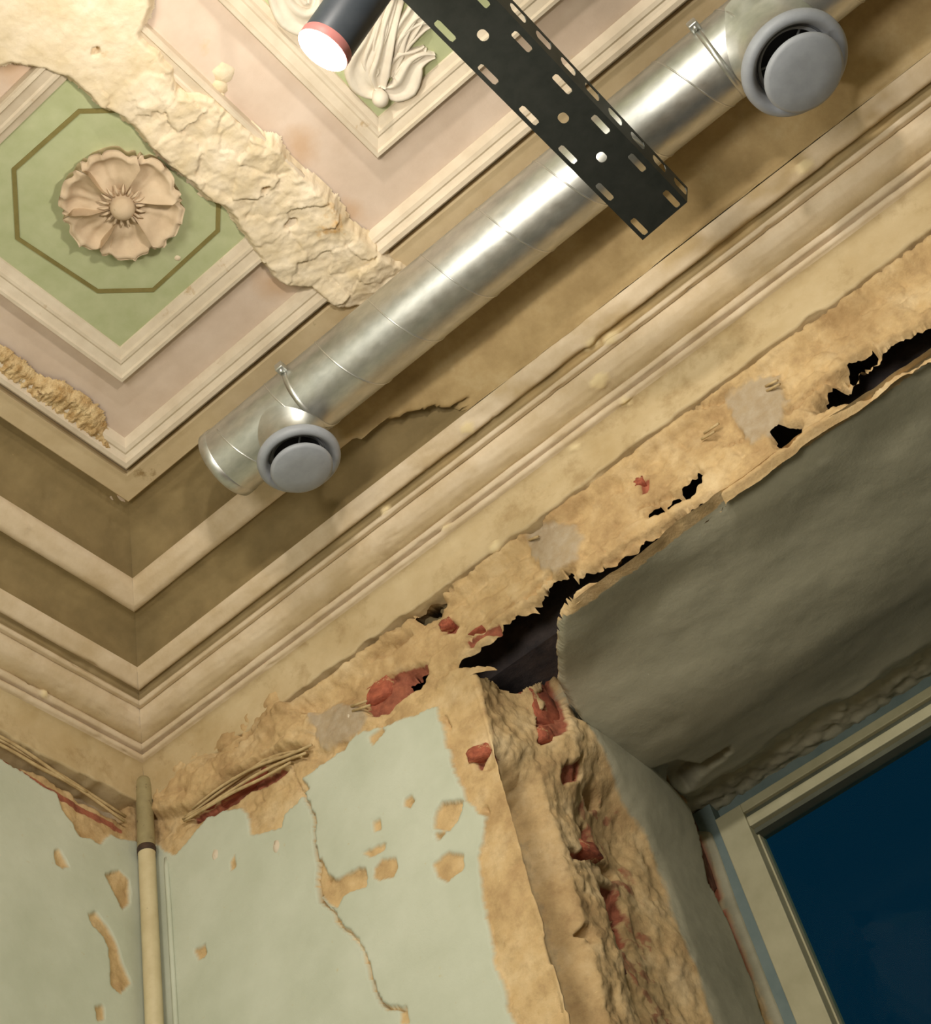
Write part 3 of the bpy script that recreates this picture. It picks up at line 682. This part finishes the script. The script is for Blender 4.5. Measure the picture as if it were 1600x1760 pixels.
# crumbled stretch of the border at the left
CR = wp([(-80, 560), (0, 598), (40, 625), (60, 648), (110, 663), (150, 688), (175, 712), (182, 738), (207, 772), (196, 784), (150, 766), (100, 735), (50, 695), (0, 655), (-80, 610)], 2, H - .02)
a = np.array(CR); gx = np.arange(a[:, 0].min() - .02, a[:, 0].max() + .02, .003); gy = np.arange(a[:, 1].min() - .02, a[:, 1].max() + .02, .003)
Gx, Gy = np.meshgrid(gx, gy, indexing='ij')
n1 = fbm(Gx, Gy, 14, 5, 431); n2 = fbm(Gx * 1.0, Gy * 2.6, 45, 4, 435); n3 = fbm(Gx * .6, Gy * 3, 90, 3, 437)
sd = sdpoly(Gx, Gy, CR) + .008 * n1 + .006 * n2
hp = (.020 + .010 * n1 + .007 * n2 + .005 * n3) * sst(.002, -.02, sd)
grid('crumbled_plaster', np.stack([Gx, Gy, H - .006 - hp], -1), M['fibre'], ceil, keep=sd < .002, flip=True)
# small plaster smear on the ceiling ground
def splat(c_, r, drop=.006):
    q = at(c_[0], c_[1], 2, H); bm = bmesh.new(); n = 14; ring = []
    v0 = bm.verts.new((q[0], q[1], H - drop))
    r1_ = [bm.verts.new((q[0] + r * (.55 + .2 * random.random()) * math.cos(2 * math.pi * j / n), q[1] + r * (.55 + .2 * random.random()) * math.sin(2 * math.pi * j / n), H - drop * .8)) for j in range(n)]
    r2_ = [bm.verts.new((q[0] + r * (.8 + .4 * random.random()) * math.cos(2 * math.pi * j / n), q[1] + r * (.8 + .4 * random.random()) * math.sin(2 * math.pi * j / n), H + .001)) for j in range(n)]
    for j in range(n):
        k = (j + 1) % n; bm.faces.new((v0, r1_[j], r1_[k])); bm.faces.new((r1_[j], r2_[j], r2_[k], r1_[k]))
    from_bm('plaster_smear', bm, M['patch'], ceil)
splat((385, 125), .022); splat((378, 148), .016); splat((305, 443), .008, .004)

# ================================================================== THINGS
# ---- rosette on the green panel
RC_ = at(210, 349, 2, H - .02); ro = empty('ceiling_rosette', (RC_[0], RC_[1], H)); tag(ro, 'six petalled cream plaster rosette on the green octagon ceiling panel', 'rosette')
def img_dir(px, py, dx, dy):
    a_ = at(px, py, 2, H); b_ = at(px + dx, py + dy, 2, H); return math.atan2(b_[1] - a_[1], b_[0] - a_[0])
def petal(ang, R=.135, seed=0):
    nr, na = 22, 25; rs = np.linspace(.17, 1, nr); ths = np.linspace(-1, 1, na)
    Rr, T = np.meshgrid(rs, ths, indexing='ij')
    half = math.radians(33)                     # neighbours overlap a little
    wd = np.interp(Rr, [.17, .4, .7, .9, 1], [.85, .92, 1.0, 1.02, .9])
    th = ang + half * T * wd + .10 * T ** 2 * Rr
    out = 1.02 - .09 * sst(.45, .72, np.abs(T)) + .07 * sst(.72, .88, np.abs(T)) - .10 * sst(.90, 1.0, np.abs(T)) + .012 * np.sin(T * 5 + seed * 2.1)   # scalloped edge with flared corners
    rad = R * (Rr ** 1.0) * (1 + (out - 1) * Rr ** 2)
    cup = .016 * (np.abs(T) ** 3) + .012 * sst(.80, .93, Rr) * (1 - T ** 2) - .010 * np.exp(-((Rr - .70) / .14) ** 2) * (1 - T ** 2)
    flute = .0022 * np.cos(T * 12) * sst(.3, .7, Rr) * (1 - np.abs(T))
    drop = .012 + .018 * np.sin(np.clip(Rr, 0, 1) * math.pi * .55) + cup + flute - .010 * sst(.90, 1.0, Rr) * (np.abs(T) > .0)
    drop = drop + .007 * T * sst(.2, .6, Rr) + .0015 * fbm(th * 4, rad * 60, 2, 3, 500 + seed)
    P = np.stack([RC_[0] + rad * np.cos(th), RC_[1] + rad * np.sin(th), H - drop], -1)
    # closed shell: front surface plus a back skirt to the ceiling
    V = [tuple(p) for p in P.reshape(-1, 3)]; F = []
    for i in range(nr - 1):
        for j in range(na - 1): F.append((i * na + j, i * na + j + 1, (i + 1) * na + j + 1, (i + 1) * na + j))
    loop = [i * na for i in range(nr)] + [(nr - 1) * na + j for j in range(1, na)] + [i * na + na - 1 for i in range(nr - 2, -1, -1)] + [j for j in range(na - 2, 0, -1)]
    b0 = len(V)
    for q in loop:
        v = V[q]; c = (RC_[0] + (v[0] - RC_[0]) * .93, RC_[1] + (v[1] - RC_[1]) * .93); V.append((c[0], c[1], H - .0005))
    n = len(loop)
    for i in range(n): j = (i + 1) % n; F.append((loop[i], b0 + i, b0 + j, loop[j]))
    return mesh('petal', V, F, M['rosette'], ro)
for i, (dx, dy) in enumerate([(-150, -390), (350, -340), (430, 110), (100, 410), (-350, 310), (-470, -90)]):
    petal(img_dir(210, 349, dx * .16, dy * .16), .117, i)
bm = bmesh.new(); lathe(bm, [(0, .064), (.008, .063), (.016, .058), (.0215, .050), (.024, .041), (.023, .034), (.026, .030), (.030, .024), (.030, .0)], (RC_[0], RC_[1], H), (0, 0, -1), 28)
from_bm('centre_boss', bm, M['rosette'], ro)
bm = bmesh.new()
for i in range(18):
    t_ = 2 * math.pi * i / 18; c, s_ = math.cos(t_), math.sin(t_)
    tube(bm, [(RC_[0] + c * .026, RC_[1] + s_ * .026, H - .034), (RC_[0] + c * .036, RC_[1] + s_ * .036, H - .036), (RC_[0] + c * .047, RC_[1] + s_ * .047, H - .032)], [.0028, .003, .001], 6)
tag(from_bm('stamens', bm, M['rosette'], ro), kind='stuff')
# ---- acanthus ornament in the second panel
Zo = H - .012
ac = empty('acanthus_ornament', tuple(at(652, 165, 2, H))); tag(ac, 'cream plaster acanthus leaf ornament with ball, in second green panel beside perforated tray', 'ornament')
def leaf(pts, rads, name='leaf', drop=.016, par=ac):
    """a grooved lobe: raised rims, hollow along the middle, standing on the ceiling"""
    P = smooth_curve([at(p[0], p[1], 2, H) for p in pts], 22); n = len(P)
    r = np.interp(np.linspace(0, 1, n), np.linspace(0, 1, len(rads)), rads) * .00205
    sec = [(-1, 0), (-.98, .55), (-.84, .95), (-.62, 1.0), (-.35, .72), (0, .48), (.35, .72), (.62, 1.0), (.84, .95), (.98, .55), (1, 0)]; k_ = len(sec)
    V = []; F = []
    for i in range(n):
        tg = P[min(i + 1, n - 1)] - P[max(i - 1, 0)]; tg = tg / np.linalg.norm(tg); sd_ = np.array([-tg[1], tg[0], 0])
        up = drop * (.55 + .65 * math.sin(math.pi * (.15 + .75 * i / (n - 1))))
        for v, hgt in sec:
            q = P[i] + sd_ * v * r[i]; V.append((q[0], q[1], H + .001 - hgt * up))
    for i in range(n - 1):
        for j in range(k_ - 1): F.append((i * k_ + j, i * k_ + j + 1, (i + 1) * k_ + j + 1, (i + 1) * k_ + j))
    F.append(tuple(range(k_))); F.append(tuple(range((n - 1) * k_, n * k_))[::-1])
    return mesh(name, V, F, M['acanthus'], par)
leaf([(654, 148), (640, 153), (622, 140), (614, 118), (622, 95), (636, 70), (650, 30), (668, -12)], [3, 9, 12, 13, 12, 9, 8, 7])
leaf([(634, 130), (640, 120), (634, 104), (640, 84), (650, 60), (660, 30), (672, -8)], [2, 7, 8, 8, 8, 8, 7])
leaf([(652, 148), (650, 124), (656, 98), (662, 70), (668, 40), (684, -8)], [6, 11, 9, 8, 8, 6], drop=.022)
leaf([(660, 150), (676, 152), (694, 142), (704, 120), (712, 103), (728, 94), (746, 92)], [4, 11, 14, 12, 9, 6, 2], drop=.022)
leaf([(672, 130), (676, 112), (688, 98), (704, 94), (722, 86), (730, 78)], [2, 7, 8, 7, 5, 2])
leaf([(672, 120), (678, 92), (682, 66), (694, 40), (708, 20), (722, -6)], [4, 9, 9, 8, 7, 5])
leaf([(682, 100), (690, 74), (704, 56), (722, 44), (738, 40)], [4, 8, 8, 6, 3])
leaf([(686, 84), (700, 56), (716, 34), (730, 26)], [4, 7, 6, 3])
leaf([(646, 100), (648, 70), (656, 40), (660, 20)], [3, 6, 6, 4])
q = at(652, 165, 2, H - .016); bm = bmesh.new(); lathe(bm, [(0, .046), (.008, .044), (.0145, .037), (.0165, .028), (.0145, .018), (.012, 0)], (q[0], q[1], H), (0, 0, -1), 24); from_bm('ball', bm, M['acanthus'], ac)
sc_ = empty('scroll_ornament', tuple(at(510, 10, 2, H))); tag(sc_, 'cream plaster scroll ornament partly hidden behind the glowing spotlight', 'ornament')
leaf([(472, -30), (482, 0), (496, 22), (518, 34), (540, 30), (556, 12), (560, -20)], [9, 11, 13, 13, 12, 10, 8], 'scroll', .022, sc_)
leaf([(506, -30), (508, -6), (520, 10), (536, 6), (540, -20)], [5, 7, 8, 7, 6], 'scroll', .016, sc_)

# ---- ventilation duct
DY, DZ, DR = -.449, 4.07, .080; X0 = .752; XE = 3.0
du = empty('ventilation_duct', (X0, DY, DZ)); tag(du, 'long round galvanised spiral duct running below the ceiling beside the cornice', 'duct')
bm = bmesh.new(); lathe(bm, [(DR, 0), (DR, .5), (DR, 1.0), (DR, 1.5), (DR, XE - X0)], (X0, DY, DZ), (1, 0, 0), 64); from_bm('duct_pipe', bm, M['duct'], du)
bm = bmesh.new(); lathe(bm, [(0, -.004), (DR - .012, -.004), (DR - .010, -.008), (DR - .002, -.008), (DR + .0018, -.005), (DR + .0018, .014), (DR, .016)], (X0, DY, DZ), (1, 0, 0), 64); from_bm('end_cap', bm, M['duct'], du)
bm = bmesh.new(); PIT = .146; NT_ = int((XE - X0) / PIT * 40); hx = []
for i in range(NT_):
    t_ = 2 * math.pi * i / 40; x = X0 + .05 + PIT * t_ / (2 * math.pi)
    if x > XE: break
    hx.append((x, DY - (DR + .0002) * math.cos(t_), DZ - (DR + .0002) * math.sin(t_)))
tube(bm, hx, .0017, 6); from_bm('spiral_seam', bm, M['seam'], du)
def frame_of(axis): 
    axis = Vector(axis).normalized(); a_ = axis.orthogonal().normalized(); return axis, a_, axis.cross(a_)
def branch(base, axis, length, r):
    bm = bmesh.new(); seg = 56; ax_, a_, b_ = frame_of(axis); rings = []
    for k_, (rr, hgt) in enumerate([(r * 1.42, None), (r * 1.18, .010), (r * 1.06, .022), (r, .036), (r, 'end'), (r * 1.05, 'end'), (r * 1.05, 'end2')]):
        ring = []
        for j in range(seg):
            th = 2 * math.pi * j / seg; o = (a_ * math.cos(th) + b_ * math.sin(th)) * rr
            p = Vector(base) + o
            # height along the axis at which this line leaves the duct
            e = Vector((0, p.y - DY, p.z - DZ)); d2 = Vector((0, ax_.y, ax_.z)); A = d2.dot(d2); B = e.dot(d2); Cc = e.dot(e) - (DR + .001) ** 2
            disc = B * B - A * Cc; t0 = (-B + math.sqrt(disc)) / A if disc > 0 else -B / A
            if hgt is None: hh_ = t0
            elif hgt == 'end': hh_ = length - .016
            elif hgt == 'end2': hh_ = length
            else: hh_ = min(t0 + hgt, length - .02)
            ring.append(bm.verts.new(p + ax_ * hh_))
        rings.append(ring)
    for r0, r1_ in zip(rings[:-1], rings[1:]):
        for j in range(seg): bm.faces.new((r0[j], r0[(j + 1) % seg], r1_[(j + 1) % seg], r1_[j]))
    return from_bm('branch_collar', bm, M['duct'], du)
def valve(pos, axis, R, label, out=0.0):
    v = empty('air_valve', tuple(pos)); tag(v, label, 'air valve', group=None)
    s_ = R / .087
    bm = bmesh.new(); lathe(bm, [(.050 * s_, -.012 * s_), (.076 * s_, -.012 * s_), (.083 * s_, -.009 * s_), (.087 * s_, -.002 * s_), (.0865 * s_, .006 * s_), (.082 * s_, .0125 * s_), (.075 * s_, .0145 * s_), (.069 * s_, .011 * s_), (.064 * s_, .002 * s_), (.059 * s_, -.012 * s_), (.056 * s_, -.030 * s_)], pos, axis, 72); from_bm('flange', bm, M['valve'], v)
    bm = bmesh.new(); lathe(bm, [(.057 * s_, -.010 * s_), (.054 * s_, -.034 * s_), (.030 * s_, -.036 * s_), (0, -.036 * s_)], pos, axis, 48); from_bm('throat', bm, M['void'], v)
    bm = bmesh.new(); lathe(bm, [(r0_ * s_, (h0_ + out) * s_) for r0_, h0_ in ((0, .016), (.050, .017), (.060, .023), (.0645, .030), (.0635, .035), (.058, .0385), (.030, .0405), (0, .041))], pos, axis, 72); from_bm('valve_disc', bm, M['valve'], v)
    bm = bmesh.new(); lathe(bm, [(.006 * s_, -.036 * s_), (.006 * s_, (.018 + out) * s_)], pos, axis, 16)
    ax_, a_, b_ = frame_of(axis)
    for g in (0, 1, 2):
        th = 2.1 * g + .4; o = a_ * math.cos(th) + b_ * math.sin(th)
        tube(bm, [Vector(pos) - ax_ * .02 * s_ + o * .004, Vector(pos) - ax_ * .02 * s_ + o * .055 * s_], .0022, 6)
    from_bm('spindle', bm, M['valve'], v); return v
# first valve, straight down near the end cap
b1 = at(493, 718, 1, DY); ax1 = Vector((.04, .06, -1)).normalized()
p1 = Vector((b1[0], DY, DZ)) + ax1 * .145
branch((b1[0], DY, DZ), ax1, .140, .050); valve(p1, ax1, .087, 'small grey round air valve near the capped end of the duct')
# second valve, turned towards the room
p2g = at(1352, 92, 2, 3.93); b2 = at(1302, 45, 1, DY); base2 = Vector((b2[0], DY, DZ))
tocam = (Vector(CAM) - base2).normalized(); right = Vector(Rw[:, 0]); down = Vector(Rw[:, 1])
ax2 = (tocam * .84 + (right * .70 + down * .70) * .54).normalized(); p2 = base2 + ax2 * .165
branch(base2, ax2, .160, .062); valve(p2, ax2, .099, 'larger grey round air valve at the right end of the duct, by the dark corner', .008)
# hanger clamps
for px_, py_ in ((490, 637), (1190, 42)):
    c = at(px_, py_, 2, DZ + .02); x = c[0]; bm = bmesh.new()
    lathe(bm, [(DR + .0003, -.006), (DR + .0010, -.006), (DR + .0010, .006), (DR + .0003, .006)], (x, DY, DZ), (1, 0, 0), 64)
    box(bm, (x - .010, DY - DR - .018, DZ + .006), (x + .010, DY - DR + .002, DZ + .026), .003)
    tube(bm, [(x, DY - DR - .009, DZ + .000), (x, DY - DR - .009, DZ + .032)], .004, 8)
    box(bm, (x - .005, DY + DR - .002, DZ - .012), (x + .005, DY + DR + .008, DZ + .002), .002)
    tube(bm, [(x, DY, DZ + DR), (x, DY, H - .004)], .004, 8)
    from_bm('pipe_clamp', bm, M['duct'], du)

# ---- perforated cable tray hanging below the duct
tl = np.array([1.764, -.428]); tr_ = np.array([1.865, -.431]); ZT_ = 3.80; TW = .101
yaw = math.radians(87.1); dv = np.array([math.cos(yaw), math.sin(yaw)]); pv = np.array([dv[1], -dv[0]])
tray = empty('cable_tray', (tl[0], tl[1], ZT_)); tag(tray, 'dark perforated metal cable tray hanging across the duct', 'cable tray')
TL = 1.9
def plate_with_slots(name, cells, put, thick=.0016):
    """cells: (x0, x1, y0, y1, slot or None); a slot is (cx, cy, half length, radius) cut as a capsule hole"""
    bm = bmesh.new()
    for x0, x1, ya, yb, sl_ in cells:
        if sl_ is None:
            bm.faces.new([bm.verts.new((x0, ya, 0)), bm.verts.new((x1, ya, 0)), bm.verts.new((x1, yb, 0)), bm.verts.new((x0, yb, 0))]); continue
        cx, cy, hl, r = sl_
        angs = sorted([2 * math.pi * (k + .5) / 20 for k in range(20)] + [math.atan2(b_ - cy, a_ - cx) % (2 * math.pi) for a_ in (x0, x1) for b_ in (ya, yb)] + [math.atan2(q_ * hl, p_ * r) % (2 * math.pi) for p_ in (-1, 1) for q_ in (-1, 1)])
        inn = []; out = []
        for a_ in angs:
            c, s_ = math.cos(a_), math.sin(a_)
            t_ = min((x1 - cx) / c if c > 1e-9 else (x0 - cx) / c if c < -1e-9 else 9e9, (yb - cy) / s_ if s_ > 1e-9 else (ya - cy) / s_ if s_ < -1e-9 else 9e9)
            tc_ = r / abs(c) if abs(c) > 1e-9 else 9e9
            if tc_ * abs(s_) > hl:
                B = abs(s_) * hl; tc_ = B + math.sqrt(max(B * B - hl * hl + r * r, 0))
            inn.append(bm.verts.new((cx + c * tc_, cy + s_ * tc_, 0))); out.append(bm.verts.new((cx + c * t_, cy + s_ * t_, 0)))
        n = len(angs)
        for k in range(n):
            l = (k + 1) % n; bm.faces.new((inn[k], out[k], out[l], inn[l]))
    bmesh.ops.remove_doubles(bm, verts=bm.verts[:], dist=1e-5)
    ex = bmesh.ops.extrude_face_region(bm, geom=bm.faces[:])
    for v in ex['geom']:
        if isinstance(v, bmesh.types.BMVert): v.co.z += thick
    for v in bm.verts: v.co = Vector(put(v.co.x, v.co.y, v.co.z))
    return from_bm(name, bm, M['tray'], tray, False)
def column(x0, x1, slots):
    """cells of one lengthwise strip, plain between the slots"""
    out = []; y = 0.0
    for sl_ in sorted(slots, key=lambda q: q[1]):
        m_ = sl_[2] + sl_[3] + .002; ya = max(sl_[1] - m_, y)
        if ya > y + 1e-6: out.append((x0, x1, y, ya, None))
        out.append((x0, x1, ya, sl_[1] + m_, sl_)); y = sl_[1] + m_
    out.append((x0, x1, y, TL, None)); return out
def put_bottom(x, y, z):
    p = tl + pv * x - dv * y; return (p[0], p[1], ZT_ + z)
def to_tray(px_, py_):
    q = at(px_, py_, 2, ZT_)[:2] - tl; return float(q @ pv), float(-(q @ dv))
Lrow = [to_tray(600 + a_ / 1.6, b_ / 1.6) for a_, b_ in ((265, 85), (380, 200), (490, 311), (599, 421), (699, 526), (796, 628))]
Rrow = [to_tray(600 + a_ / 1.6, b_ / 1.6) for a_, b_ in ((472, 110), (584, 228), (693, 342), (789, 447), (886, 549))]
Crow = [to_tray(600 + a_ / 1.6, b_ / 1.6) for a_, b_ in ((369, 97), (589, 325), (694, 433))]
lx = float(np.mean([p[0] for p in Lrow])); rx = float(np.mean([p[0] for p in Rrow])); cx_ = float(np.mean([p[0] for p in Crow]))
pitch = (Lrow[0][1] - Lrow[-1][1]) / 5; y0_ = Lrow[-1][1]; yr = Rrow[-1][1]
LW = .021; sL = []; sR = []; sC = []
for i in range(24):
    yv = y0_ + i * pitch
    if yv < TL - .05: sL.append((max(lx, .0085), max(yv, .0275), .0185, .0055))
    yv = yr + i * pitch
    if yv < TL - .05: sR.append((min(rx, TW - .0085), max(yv, .0275), .0185, .0055))
for i, p in enumerate(Crow): sC.append((cx_, p[1], .0030, .0082))
yc = Crow[0][1]
for i in range(1, 8):
    if yc + i * 2 * pitch < TL - .05: sC.append((cx_, yc + i * 2 * pitch, .0030, .0082))
plate_with_slots('base_plate', column(0, LW, sL) + column(LW, TW - LW, sC) + column(TW - LW, TW, sR), put_bottom)
FHt = .034
side_slots = []
yv = .022
while yv < TL - .05:
    side_slots.append((.021, yv, .0125, .0085)); yv += pitch * .62
def put_r(x, y, z):
    p = tl + pv * (TW + z + x * .42) - dv * y; return (p[0], p[1], ZT_ + x)
def put_l(x, y, z):
    p = tl + pv * (0 - z) - dv * y; return (p[0], p[1], ZT_ + x)
plate_with_slots('side_flange', column(0, FHt, side_slots), put_r); plate_with_slots('side_flange', column(0, FHt, side_slots), put_l)
# hanging rods to the ceiling, beyond the frame
for yv in (1.25,):
    for xx in (.012, TW - .012):
        p = put_bottom(xx, yv, 0); bm = bmesh.new(); tube(bm, [(p[0], p[1], ZT_ - .006), (p[0], p[1], H)], .004, 8); from_bm('hanging_rod', bm, M['seam'], tray)

# ---- spotlight
sp_c = at(556, 84, 2, 3.56); fc = Vector(sp_c)
tc = (Vector(CAM) - fc).normalized()
imgd = (right * -.57 + down * .82); imgd = (imgd - tc * imgd.dot(tc)).normalized()
axs = (tc * .50 + imgd * .866).normalized()
spot = empty('track_spotlight', tuple(fc)); tag(spot, 'dark cylindrical spotlight with glowing white face below the ceiling', 'spotlight')
Rl = .0385
bm = bmesh.new(); lathe(bm, [(Rl * .94, .0), (Rl * .98, .003), (Rl, .0), (Rl, -.05), (Rl, -.155), (Rl * .9, -.165), (0, -.165)], fc, axs, 56); from_bm('housing', bm, M['lampbody'], spot)
bm = bmesh.new(); lathe(bm, [(Rl * 1.002, -.012), (Rl * 1.03, -.010), (Rl * 1.03, .002), (Rl * 1.0, .004), (Rl * .955, .001)], fc, axs, 56); tag(from_bm('rim', bm, M['lamprim'], spot), 'rim with the lens glow painted on in pink')
bm = bmesh.new(); lathe(bm, [(Rl * .955, .0005), (Rl * .6, .003), (0, .005)], fc, axs, 48); from_bm('lens', bm, M['glow'], spot)
bk_ = fc - axs * .13
bm = bmesh.new(); kx, ky = bk_.x - .16, bk_.y - .13; tube(bm, [bk_, Vector((bk_.x - .06, bk_.y - .07, bk_.z + .02)), Vector((kx, ky, bk_.z + .06)), Vector((kx, ky, H - .02))], .007, 10); box(bm, (kx - .03, ky - .018, H - .03), (kx + .03, ky + .018, H), .003); from_bm('stem', bm, M['lampbody'], spot)
lo = lamp('spotlight_bulb', 'POINT', tuple(fc + axs * .05), 16, (1.0, .93, .82), .035)
lo.parent = spot; lo.matrix_parent_inverse = Matrix.Translation(-spot.location)

# ---- pipe in the corner
PX, PY = .030, -.030
pip = empty('corner_pipe', (PX, PY, 0)); tag(pip, 'thin vertical painted pipe standing in the corner of the room', 'pipe')
zt = at(237, 1345, 1, PY)[2]; zj = at(240, 1466, 1, PY)[2]
bm = bmesh.new(); lathe(bm, [(.0205, zj), (.0205, zt - .03), (.0195, zt - .012), (.015, zt - .003), (.008, zt), (0, zt + .001)], (PX, PY, 0), (0, 0, 1), 24); tag(from_bm('upper_pipe', bm, M['pipe_old'], pip), 'dirty grey upper length with rounded end')
bm = bmesh.new(); lathe(bm, [(.0195, 0), (.0195, 2.0), (.0195, zj - .02), (.0205, zj - .012), (.0205, zj)], (PX, PY, 0), (0, 0, 1), 24); tag(from_bm('lower_pipe', bm, M['pipe_new'], pip), 'cream painted lower length with dark chips')
bm = bmesh.new(); lathe(bm, [(.0195, zj - .016), (.0215, zj - .014), (.0218, zj - .002), (.0205, zj + .002)], (PX, PY, 0), (0, 0, 1), 24); tag(from_bm('joint', bm, M['rust'], pip), 'dark rusty joint')
# thin plastered conduit beside the pipe
co = bmesh.new(); zc = at(272, 1500, 1, -.004)[2]
tube(co, [(.066, -.003, ZL - .4), (.064, -.003, zc - .1), (.062, -.002, zc), (.058, .004, zc + .03)], .006, 8)
tag(from_bm('conduit', co, M['paint']), 'slim pale green painted conduit on the right wall beside the corner pipe', 'conduit')

# ---- bare reeds under the cornice
def reed(pts, r, wall, ax, off):
    P = smooth_curve([at(p[0], p[1], ax, off) for p in pts], 18); bm = bmesh.new(); tube(bm, P, [r * (.7 + .3 * math.sin(3 * i / len(P))) for i in range(len(P))], 6); from_bm('reed', bm, M['reed'], wall)
for k_, pts in enumerate(([(318, 1404), (360, 1374), (420, 1330), (470, 1300), (530, 1288)], [(314, 1408), (370, 1376), (430, 1338), (480, 1312), (526, 1294)], [(330, 1390), (380, 1352), (440, 1318), (500, 1296), (536, 1280)], [(350, 1372), (400, 1338), (440, 1310), (500, 1300), (520, 1300)], [(316, 1411), (352, 1390), (400, 1362), (450, 1338), (500, 1310)])):
    reed(pts, .0042, wall_r, 1, -.006 - .004 * (k_ % 3))
for k_, pts in enumerate(([(-60, 1245), (0, 1272), (60, 1306), (120, 1342), (216, 1404)], [(-60, 1256), (0, 1280), (70, 1320), (130, 1352), (214, 1412)], [(-60, 1238), (0, 1266), (50, 1296), (110, 1338), (150, 1362)])):
    reed(pts, .0045, wall_l, 0, .006 + .003 * (k_ % 3))
# short broken laths poking out by the mortar patches
for a_, b_ in (((606, 1222), (636, 1212)), ((604, 1214), (630, 1205)), ((905, 930), (925, 922)), ((1318, 672), (1340, 660)), ((1316, 664), (1336, 654)), ((1210, 745), (1235, 728)), ((1206, 755), (1228, 742))):
    P0 = at(*a_, 1, -.004); P1 = at(*b_, 1, -.016); bm = bmesh.new(); tube(bm, [P0, P1], .003, 6); from_bm('reed', bm, M['reed'], wall_r)
for c_, r in (((475, 1455), .010), ((370, 1469), .010), ((600, 1232), .006)):
    q = at(c_[0], c_[1], 1, 0); bm = bmesh.new(); lathe(bm, [(r, -.001), (r * .8, .002), (r * .3, .0035), (0, .004)], (q[0], q[1], q[2]), (0, -1, 0), 12)
    for v in bm.verts: v.co.z = q[2] + (v.co.z - q[2]) * 1.5 + .003 * random.uniform(-1, 1)
    from_bm('plaster_smear', bm, M['mould'], wall_r)
# ---- bricks showing in the broken plaster (alike pieces share a mesh)
bmb = bmesh.new(); r_ = bmesh.ops.create_cube(bmb, size=1.0); bmesh.ops.subdivide_edges(bmb, edges=bmb.edges[:], cuts=2, use_grid_fill=True)
for v in bmb.verts: v.co = v.co * (1 - .22 * max(0, v.co.length - .5)) + Vector((random.uniform(-.07, .07), random.uniform(-.07, .07), random.uniform(-.07, .07)))
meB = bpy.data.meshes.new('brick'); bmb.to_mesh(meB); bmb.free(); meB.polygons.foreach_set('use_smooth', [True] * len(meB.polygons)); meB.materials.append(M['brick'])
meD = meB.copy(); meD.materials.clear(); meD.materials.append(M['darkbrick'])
def brick(c_, ax, off, size, rot=(0, 0, 0), me=meB):
    o = bpy.data.objects.new('brick', me); COL.objects.link(o); off = off + (.006 if ax == 1 else -.010); q = at(c_[0], c_[1], ax, off); o.location = q; o.scale = size; o.rotation_euler = rot; o.parent = wall_r
for c_, sz, r0, off in (((656, 1192), (.085, .05, .055), .1, .028), ((700, 1150), (.05, .05, .035), .3, .045), ((771, 1075), (.032, .03, .022), .1, .010), ((830, 1298), (.055, .04, .030), .25, .016), ((430, 1352), (.16, .04, .022), .05, .020), ((360, 1390), (.08, .04, .018), .1, .018), ((820, 1090), (.06, .04, .016), .2, .022), ((1104, 832), (.024, .03, .020), .2, .014)):
    brick(c_, 1, off, sz, (0, r0, 0))
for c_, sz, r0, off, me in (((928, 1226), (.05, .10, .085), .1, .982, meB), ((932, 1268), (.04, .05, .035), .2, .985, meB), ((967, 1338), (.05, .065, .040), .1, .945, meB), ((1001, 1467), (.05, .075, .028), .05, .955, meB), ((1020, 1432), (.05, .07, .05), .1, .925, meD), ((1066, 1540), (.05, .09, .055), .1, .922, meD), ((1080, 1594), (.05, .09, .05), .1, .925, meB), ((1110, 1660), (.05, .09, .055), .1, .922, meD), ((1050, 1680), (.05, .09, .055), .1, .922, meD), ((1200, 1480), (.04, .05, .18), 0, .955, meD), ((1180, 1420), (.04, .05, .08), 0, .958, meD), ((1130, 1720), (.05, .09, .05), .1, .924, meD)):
    brick(c_, 0, off, sz, (r0, 0, 0), me)
